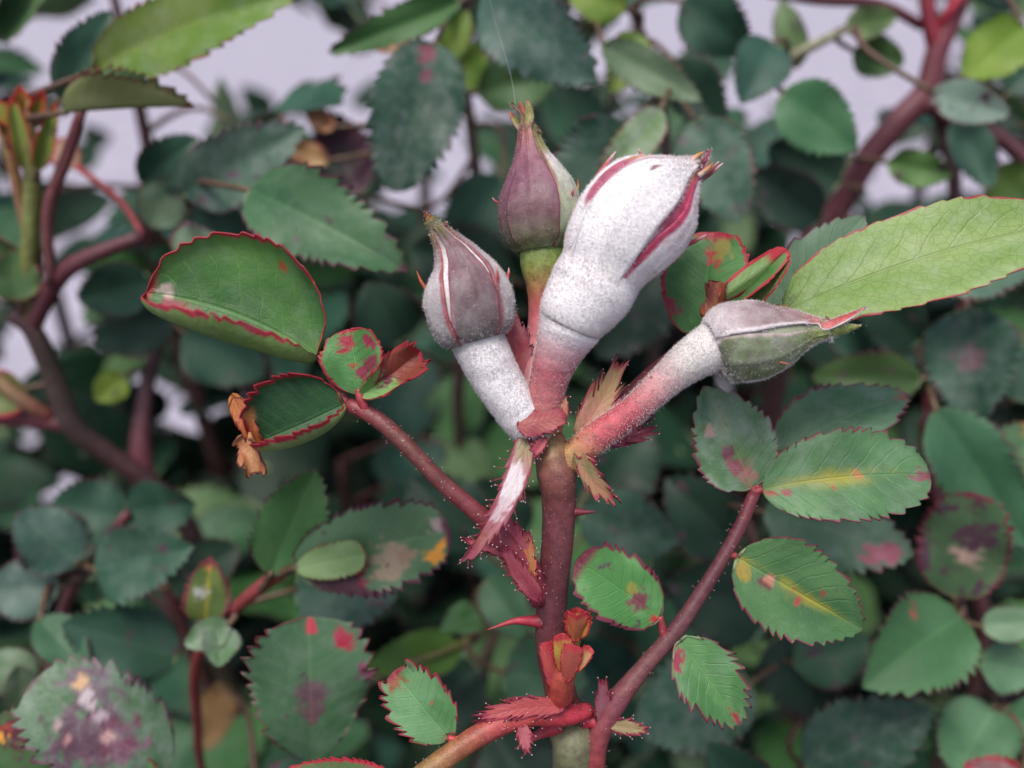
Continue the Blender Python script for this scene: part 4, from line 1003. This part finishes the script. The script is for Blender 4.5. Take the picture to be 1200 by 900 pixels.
# -- lower middle
branch('dark branch hidden directly behind the main stem',
    [(560, 980, 20, 8), (560, 850, 19, 8), (580, 740, 18.5, 7), (650, 640, 18, 6), (700, 560, 18, 6)],
    [(60, 56, 44), (70, 70, 50), (80, 84, 54)],
    [((680, 600, 16.4), (796, 636, 15.6), 88, k(c=BLUE, mil=.12)),
     ((590, 790, 16.6), (690, 800, 15.8), 100, k(c=((58, 96, 70), (72, 112, 84)), mw=.06)),
     ((560, 720, 16.2), (515, 742, 15.4), 46, k(c=((84, 130, 70), (110, 150, 100)), fold=(40, 10), mw=.02)),
     ((570, 680, 17), (620, 750, 16.6), 60, k(c=((66, 110, 78), (84, 126, 92)))),
     ((540, 760, 17), (430, 780, 16), 60, k(c=((90, 130, 50), (100, 140, 62)), mw=.02)),
     ((560, 640, 18), (480, 560, 18), 100, k(c=DARK)),
     ((560, 780, 18), (480, 860, 17.5), 90, k(c=DARK)),
     ((580, 860, 17.5), (640, 960, 17), 110, k(c=DARK)),
     ((600, 640, 18), (560, 560, 18), 90, k(c=DARK)),
     ((700, 580, 18), (760, 500, 18), 100, k(c=DARK)),
    ],
    extra=[([(600, 720, 18, 5), (540, 755, 17, 5), (480, 778, 16.4, 5), (380, 820, 16.5, 5)], [(110, 110, 60), (104, 110, 56), (96, 90, 54)])])
branch('reddish twig with a blotched brown-edged leaf and small yellowing leaflets',
    [(230, 830, 16, 6), (240, 750, 15, 6), (262, 725, 14.5, 7), (300, 692, 14, 8), (335, 668, 13.8, 8), (350, 660, 13.7, 6)],
    [(120, 50, 50), (130, 50, 54), (140, 56, 60), (150, 70, 66), (130, 60, 56)],
    [((318, 672, 13.6), (370, 550, 13.2), 88, k(c=((74, 122, 68), (92, 136, 82)), m=PURP, mw=.06, pur=.06, fold=(16, 6))),
     ((344, 664, 13.5), (528, 622, 12.8), 108, k(c=((84, 122, 84), (100, 136, 100)), m=(90, 44, 62), mw=.10, pur=.14, fold=(6, 12), roll=4, shape=(.45, .42), spots=[(.34, .6, .10, (150, 36, 66)), (.26, .75, .12, (84, 50, 60)), (.60, .35, .10, (160, 140, 120)), (.70, .3, .05, (150, 124, 104)), (.88, .62, .05, (220, 150, 60)), (.95, .5, .04, (220, 150, 60)), (.97, -.3, .06, (170, 150, 150))])),
     ((346, 666, 13.4), (428, 650, 13.0), 44, k(c=((140, 172, 110), (154, 182, 126)), uc=((140, 172, 110), (154, 182, 126)), m=(150, 120, 70), mw=.06, fold=(10, 16), shape=(.45, .3))),
     ((240, 732, 14.2), (246, 652, 14), 54, k(c=((96, 124, 66), (130, 146, 76)), m=(140, 70, 76), mw=.22, yel=.9, spots=[(.93, 0, .1, (220, 150, 70)), (.5, -.3, .08, (190, 190, 180))])),
     ((270, 732, 14.2), (216, 756, 14), 40, k(c=((90, 128, 78), (110, 146, 100)), mil=.5)),
     ((262, 735, 14.2), (256, 782, 13.9), 46, k(c=((96, 136, 90), (120, 154, 120)), mil=.4)),
     ((345, 690, 15.6), (466, 700, 15), 104, k(c=((54, 92, 76), (72, 108, 92)), m=PURP, mw=.03, mil=.12)),
    ])
branch('branch of broad round leaves with purple smears at the lower left',
    [(300, 1010, 17, 8), (300, 960, 16, 7), (280, 930, 15.5, 7), (200, 915, 15, 6), (100, 920, 14.5, 5)],
    [(100, 60, 54), (110, 60, 56), (110, 60, 56)],
    [((366, 896, 13.4), (362, 722, 12.8), 142, k(c=((74, 118, 78), (92, 134, 96)), m=(130, 54, 70), mw=.06, fold=(8, 8), mil=.12, spots=[(.55, .02, .06, (104, 76, 84)), (.42, 0, .06, (110, 80, 86)), (.96, .05, .04, (206, 60, 84)), (.88, .62, .05, (176, 40, 70)), (.68, .95, .05, (130, 60, 90))], shape=(.78, .36), teeth=14)),
     ((196, 905, 13.4), (36, 800, 12.9), 128, k(c=((84, 124, 84), (104, 140, 104)), m=(110, 60, 76), mw=.07, pur=.22, fold=(6, 8), mil=.3, spots=[(.55, -.25, .16, (98, 66, 82)), (.35, -.05, .12, (120, 60, 86)), (.7, .5, .12, (104, 84, 96)), (.78, .5, .045, (214, 170, 120)), (.70, .36, .035, (206, 190, 194)), (.64, .26, .035, (200, 180, 186)), (.57, .15, .035, (190, 166, 176)), (.45, -.05, .03, (196, 150, 150)), (.62, -.4, .025, (190, 140, 140)), (.72, -.35, .025, (180, 150, 150))], shape=(.45, .42), teeth=13)),
     ((100, 905, 13), (-30, 850, 12.8), 110, k(c=((66, 106, 58), (84, 120, 74)), m=(110, 50, 60), mw=.06, pur=.25, spots=[(.72, .2, .16, (90, 36, 50)), (.8, 0, .07, (220, 150, 60)), (.74, .35, .05, (170, 60, 50))])),
     ((190, 930, 13.2), (96, 888, 13), 60, k(c=((84, 126, 74), (96, 138, 88)), m=(140, 60, 60))),
     ((262, 800, 19), (240, 880, 19), 50, k(c=((190, 150, 100), (180, 140, 90)), uc=((190, 150, 100), (180, 140, 90)))),
     ((300, 930, 15), (390, 905, 14.5), 60, k(c=BLUE)),
    ])
branch('dark blue-green branch at the left edge above the blotched leaf',
    [(20, 900, 19, 8), (60, 780, 17.5, 8), (80, 700, 17, 7), (110, 655, 16.6, 6), (150, 600, 16.4, 5)],
    [(80, 50, 50), (104, 52, 56), (110, 54, 58)],
    [((112, 668, 15.6), (228, 640, 15), 92, k(c=((56, 98, 74), (74, 114, 92)), mw=.03, mil=.12)),
     ((210, 770, 15.8), (72, 730, 15), 86, k(c=((50, 88, 68), (66, 104, 86)), mw=.03)),
     ((45, 725, 15.2), (104, 785, 14.8), 56, k(c=((58, 104, 72), (74, 120, 88)))),
     ((90, 660, 16), (20, 600, 15.6), 84, k(c=((60, 98, 84), (80, 116, 100)), mil=.15)),
     ((70, 690, 16), (-20, 690, 15.6), 80, k(c=((80, 112, 100), (100, 128, 116)), mil=.2)),
     ((150, 610, 16.6), (60, 590, 16.5), 84, k(c=BLUE)),
     ((150, 600, 16.6), (230, 590, 16.4), 76, k(c=BLUE)),
     ((40, 800, 15.8), (-20, 770, 15.5), 60, k(c=PALE, mil=.3)),
     ((30, 830, 15.4), (20, 780, 15), 44, k(c=PALE, mil=.3)),
     ((200, 690, 17), (280, 640, 17), 80, k(c=DARK)),
    ])

# ------------------------------------------------------------------ leafy branches deeper in the bush
GAPS = [(172, 140, 42), (255, 108, 30), (95, 252, 34), (20, 425, 42), (76, 356, 22), (192, 478, 24), (60, 532, 26), (245, 545, 36), (10, 195, 20), (160, 215, 18), (145, 235, 12),
        (535, 190, 34), (520, 222, 20), (560, 90, 14), (475, 15, 14), (1012, 132, 42), (950, 30, 42), (893, 32, 20), (912, 115, 20), (1068, 232, 28), (1172, 188, 24), (1050, 40, 24), (60, 190, 16), (640, 105, 14), (885, 258, 20), (480, 250, 16), (300, 30, 20)]
def in_gap(P, slack):
    d = np.asarray(P) - CAM
    z = d @ FWD
    x, y = 600 + (d @ RGT) / z * FPX, 450 - (d @ UPV) / z * FPX
    return any((x - gx) ** 2 + (y - gy) ** 2 < (gr + slack) ** 2 for gx, gy, gr in GAPS)
PROTO = []
for i, (c, mi, pu) in enumerate([(BLUE, .1, 0), (DARK, 0, 0), (((50, 90, 60), (70, 110, 76)), .1, .12), (((56, 96, 80), (76, 114, 98)), .2, 0), (GREEN, 0, .1), (((44, 80, 60), (60, 98, 74)), 0, .2), (((84, 116, 70), (100, 130, 84)), .1, .05), (((40, 76, 62), (58, 94, 80)), .15, .05)]):
    V, F, A, P = leaf_data(np.zeros(3), np.array([0, .027, 0]), .0195, N=np.array([0, 0, 1.0]), c=c, mil=mi, pur=pu, mw=.05, nv=11, rowsper=3, teeth=12, amp=.2, seed=40 + i, fold=(6 + 3 * (i % 4), 8 + 4 * (i % 3)), bend=.03 * (i % 3), wave=.12)
    o = mesh_obj('leaflet', V, F, M_LEAFB, None, A)
    PROTO.append(o.data)
    bpy.data.objects.remove(o)
fr = random.Random(21)
def rv(s=1.0):
    return np.array([fr.gauss(0, s), fr.gauss(0, s), fr.gauss(0, s)])
def filler(px, py, z, label, group):
    tip = W(px, py, z)
    g = np.array([tip[0] * .7 + fr.uniform(-.03, .03), tip[1] + fr.uniform(.02, .08), 0.0])
    root = thing('leafy_branch', label, 'rose branch', g, group)
    low = np.array([tip[0] + fr.uniform(-.02, .02), tip[1] + fr.uniform(.01, .03), tip[2] - .09])
    P = [g + [0, 0, .02], g * .5 + low * .5 + rv(.01), low, (low + tip) / 2 + rv(.004), tip]
    tube('cane', P, [.004, .0035, .0024, .0018, .0010], [(64, 54, 44), (76, 58, 50), (96, 56, 56), (104, 62, 58)], root, g, 8, 30, .05)
    S = catmull(P, 60)
    n = 0
    for j in range(4):
        at = S[59 - j * 6]
        d = nrm(rv() * [1, .8, .35] + np.array([0, -.35, .05]))
        ln = fr.uniform(.028, .042)
        end = at + d * ln + np.array([0, 0, -.006])
        R_ = catmull([at, at + d * ln * .5 + [0, 0, .003], end], 12)
        rc = tube('compound_leaf', R_[::3], [.0008, .0007, .0006, .0005], [(110, 56, 58), (96, 84, 56)], root, g, 6, 8)
        up = nrm(np.array([0, 0, 1.0]) * .7 - FWD * .4 + rv(.45))
        sd_ = nrm(np.cross(d, up))
        for (q, sg) in ((11, 0), (8, 1), (8, -1), (4, 1), (4, -1)):
            b = R_[q]
            ax = nrm(d + sg * sd_ * 1.6 + rv(.15))
            sc = fr.uniform(.75, 1.15) * (1.1 if sg == 0 else .95)
            if in_gap(b + ax * .013, 40 if z < 24 else 16):
                continue
            nn = nrm(up + rv(.25)); nn = nrm(nn - ax * (nn @ ax)); s_ = np.cross(ax, nn)
            M = Matrix([[*(s_[r_] * sc for _ in (0,)), ax[r_] * sc, nn[r_] * sc, b[r_] - g[r_]] for r_ in range(3)] + [[0, 0, 0, 1]])
            o = bpy.data.objects.new('leaflet', PROTO[fr.randrange(8)])
            COL.objects.link(o)
            o.parent = rc
            o.matrix_basis = M
            n += 1
    return root
LMK = [(550, 345, 'the dusky left bud'), (632, 230, 'the upright purple bud'), (740, 260, 'the big white bud'), (885, 400, 'the sideways green bud'), (1060, 310, 'the big lime leaf'),
       (310, 350, 'the curled red-edged leaf'), (60, 440, 'the bare lower part of the left cane'), (200, 40, 'the long yellow-green leaf'), (960, 560, 'the leaflet with a yellow midrib'), (1060, 90, 'the forked dark red cane'),
       (650, 680, 'the thorny main stem'), (360, 810, 'the round leaf with red tip spots'), (130, 840, 'the white-flecked purple-smeared leaf'), (450, 620, 'the blotched leaf with an orange edge'), (1130, 640, 'the purple-ringed leaf'),
       (830, 800, 'the small toothed leaflets'), (470, 140, 'the hanging blue-green leaf'), (900, 130, 'the round mid-green leaf'), (1010, 850, 'the low broad bluish leaf')]
for gy in range(6):
    for gx in range(8 if gy < 2 else 7):
        px = -60 + gx * (185 if gy < 2 else 220) + fr.uniform(-90, 90) + (gy % 2) * 60
        py = -20 + gy * 200 + fr.uniform(-80, 60)
        z = fr.uniform(22, 32) if gy > 1 else fr.uniform(19, 30)
        if in_gap(W(px, py, z), 25):
            continue
        lm = min(LMK, key=lambda q: (q[0] - px) ** 2 + (q[1] - py) ** 2)[2]
        filler(px, py, z, 'shaded rose branch deep in the bush behind ' + lm, 'shaded branches behind ' + lm)

# ------------------------------------------------------------------ the mass of leaves inside the bush
def foliage_mass(count=5200):
    rng = np.random.default_rng(5)
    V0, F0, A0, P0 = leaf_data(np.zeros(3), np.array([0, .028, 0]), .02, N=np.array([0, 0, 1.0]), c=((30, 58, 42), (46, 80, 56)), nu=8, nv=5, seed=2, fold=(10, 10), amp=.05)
    Vs, Fs, As = [], [], {q: [] for q in A0}
    n = 0
    while n < count:
        if rng.random() < .55:
            px, py, z = rng.uniform(-500, 1700), rng.uniform(180, 1500), rng.uniform(25, 48)
        else:
            px, py, z = rng.uniform(-700, 1900), rng.uniform(60, 700), rng.uniform(30, 60)
        b = W(px, py, z)
        if b[2] < .05 or b[2] > .56 or in_gap(b, 26):
            continue
        ax = nrm(rng.normal(size=3) * [1, 1, .5]); nn = nrm(np.array([0, -.4, .8]) + .4 * rng.normal(size=3)); nn = nrm(nn - ax * (nn @ ax))
        s_ = np.cross(ax, nn)
        sc = rng.uniform(.8, 1.3)
        Vs.append(b + sc * (V0[:, :1] * s_ + V0[:, 1:2] * ax + V0[:, 2:] * nn))
        Fs.append(F0 + n * len(V0))
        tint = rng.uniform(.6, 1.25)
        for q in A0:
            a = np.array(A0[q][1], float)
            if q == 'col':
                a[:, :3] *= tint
            As[q].append(a)
        n += 1
    o = mesh_obj('inner_foliage', np.vstack(Vs), np.vstack(Fs), M_LEAFB, None, {q: (A0[q][0], np.vstack(As[q])) for q in A0})
    o['label'] = 'mass of shaded green rose leaves filling the inside of the bush'
    o['category'] = 'foliage'
    o['kind'] = 'stuff'
foliage_mass()
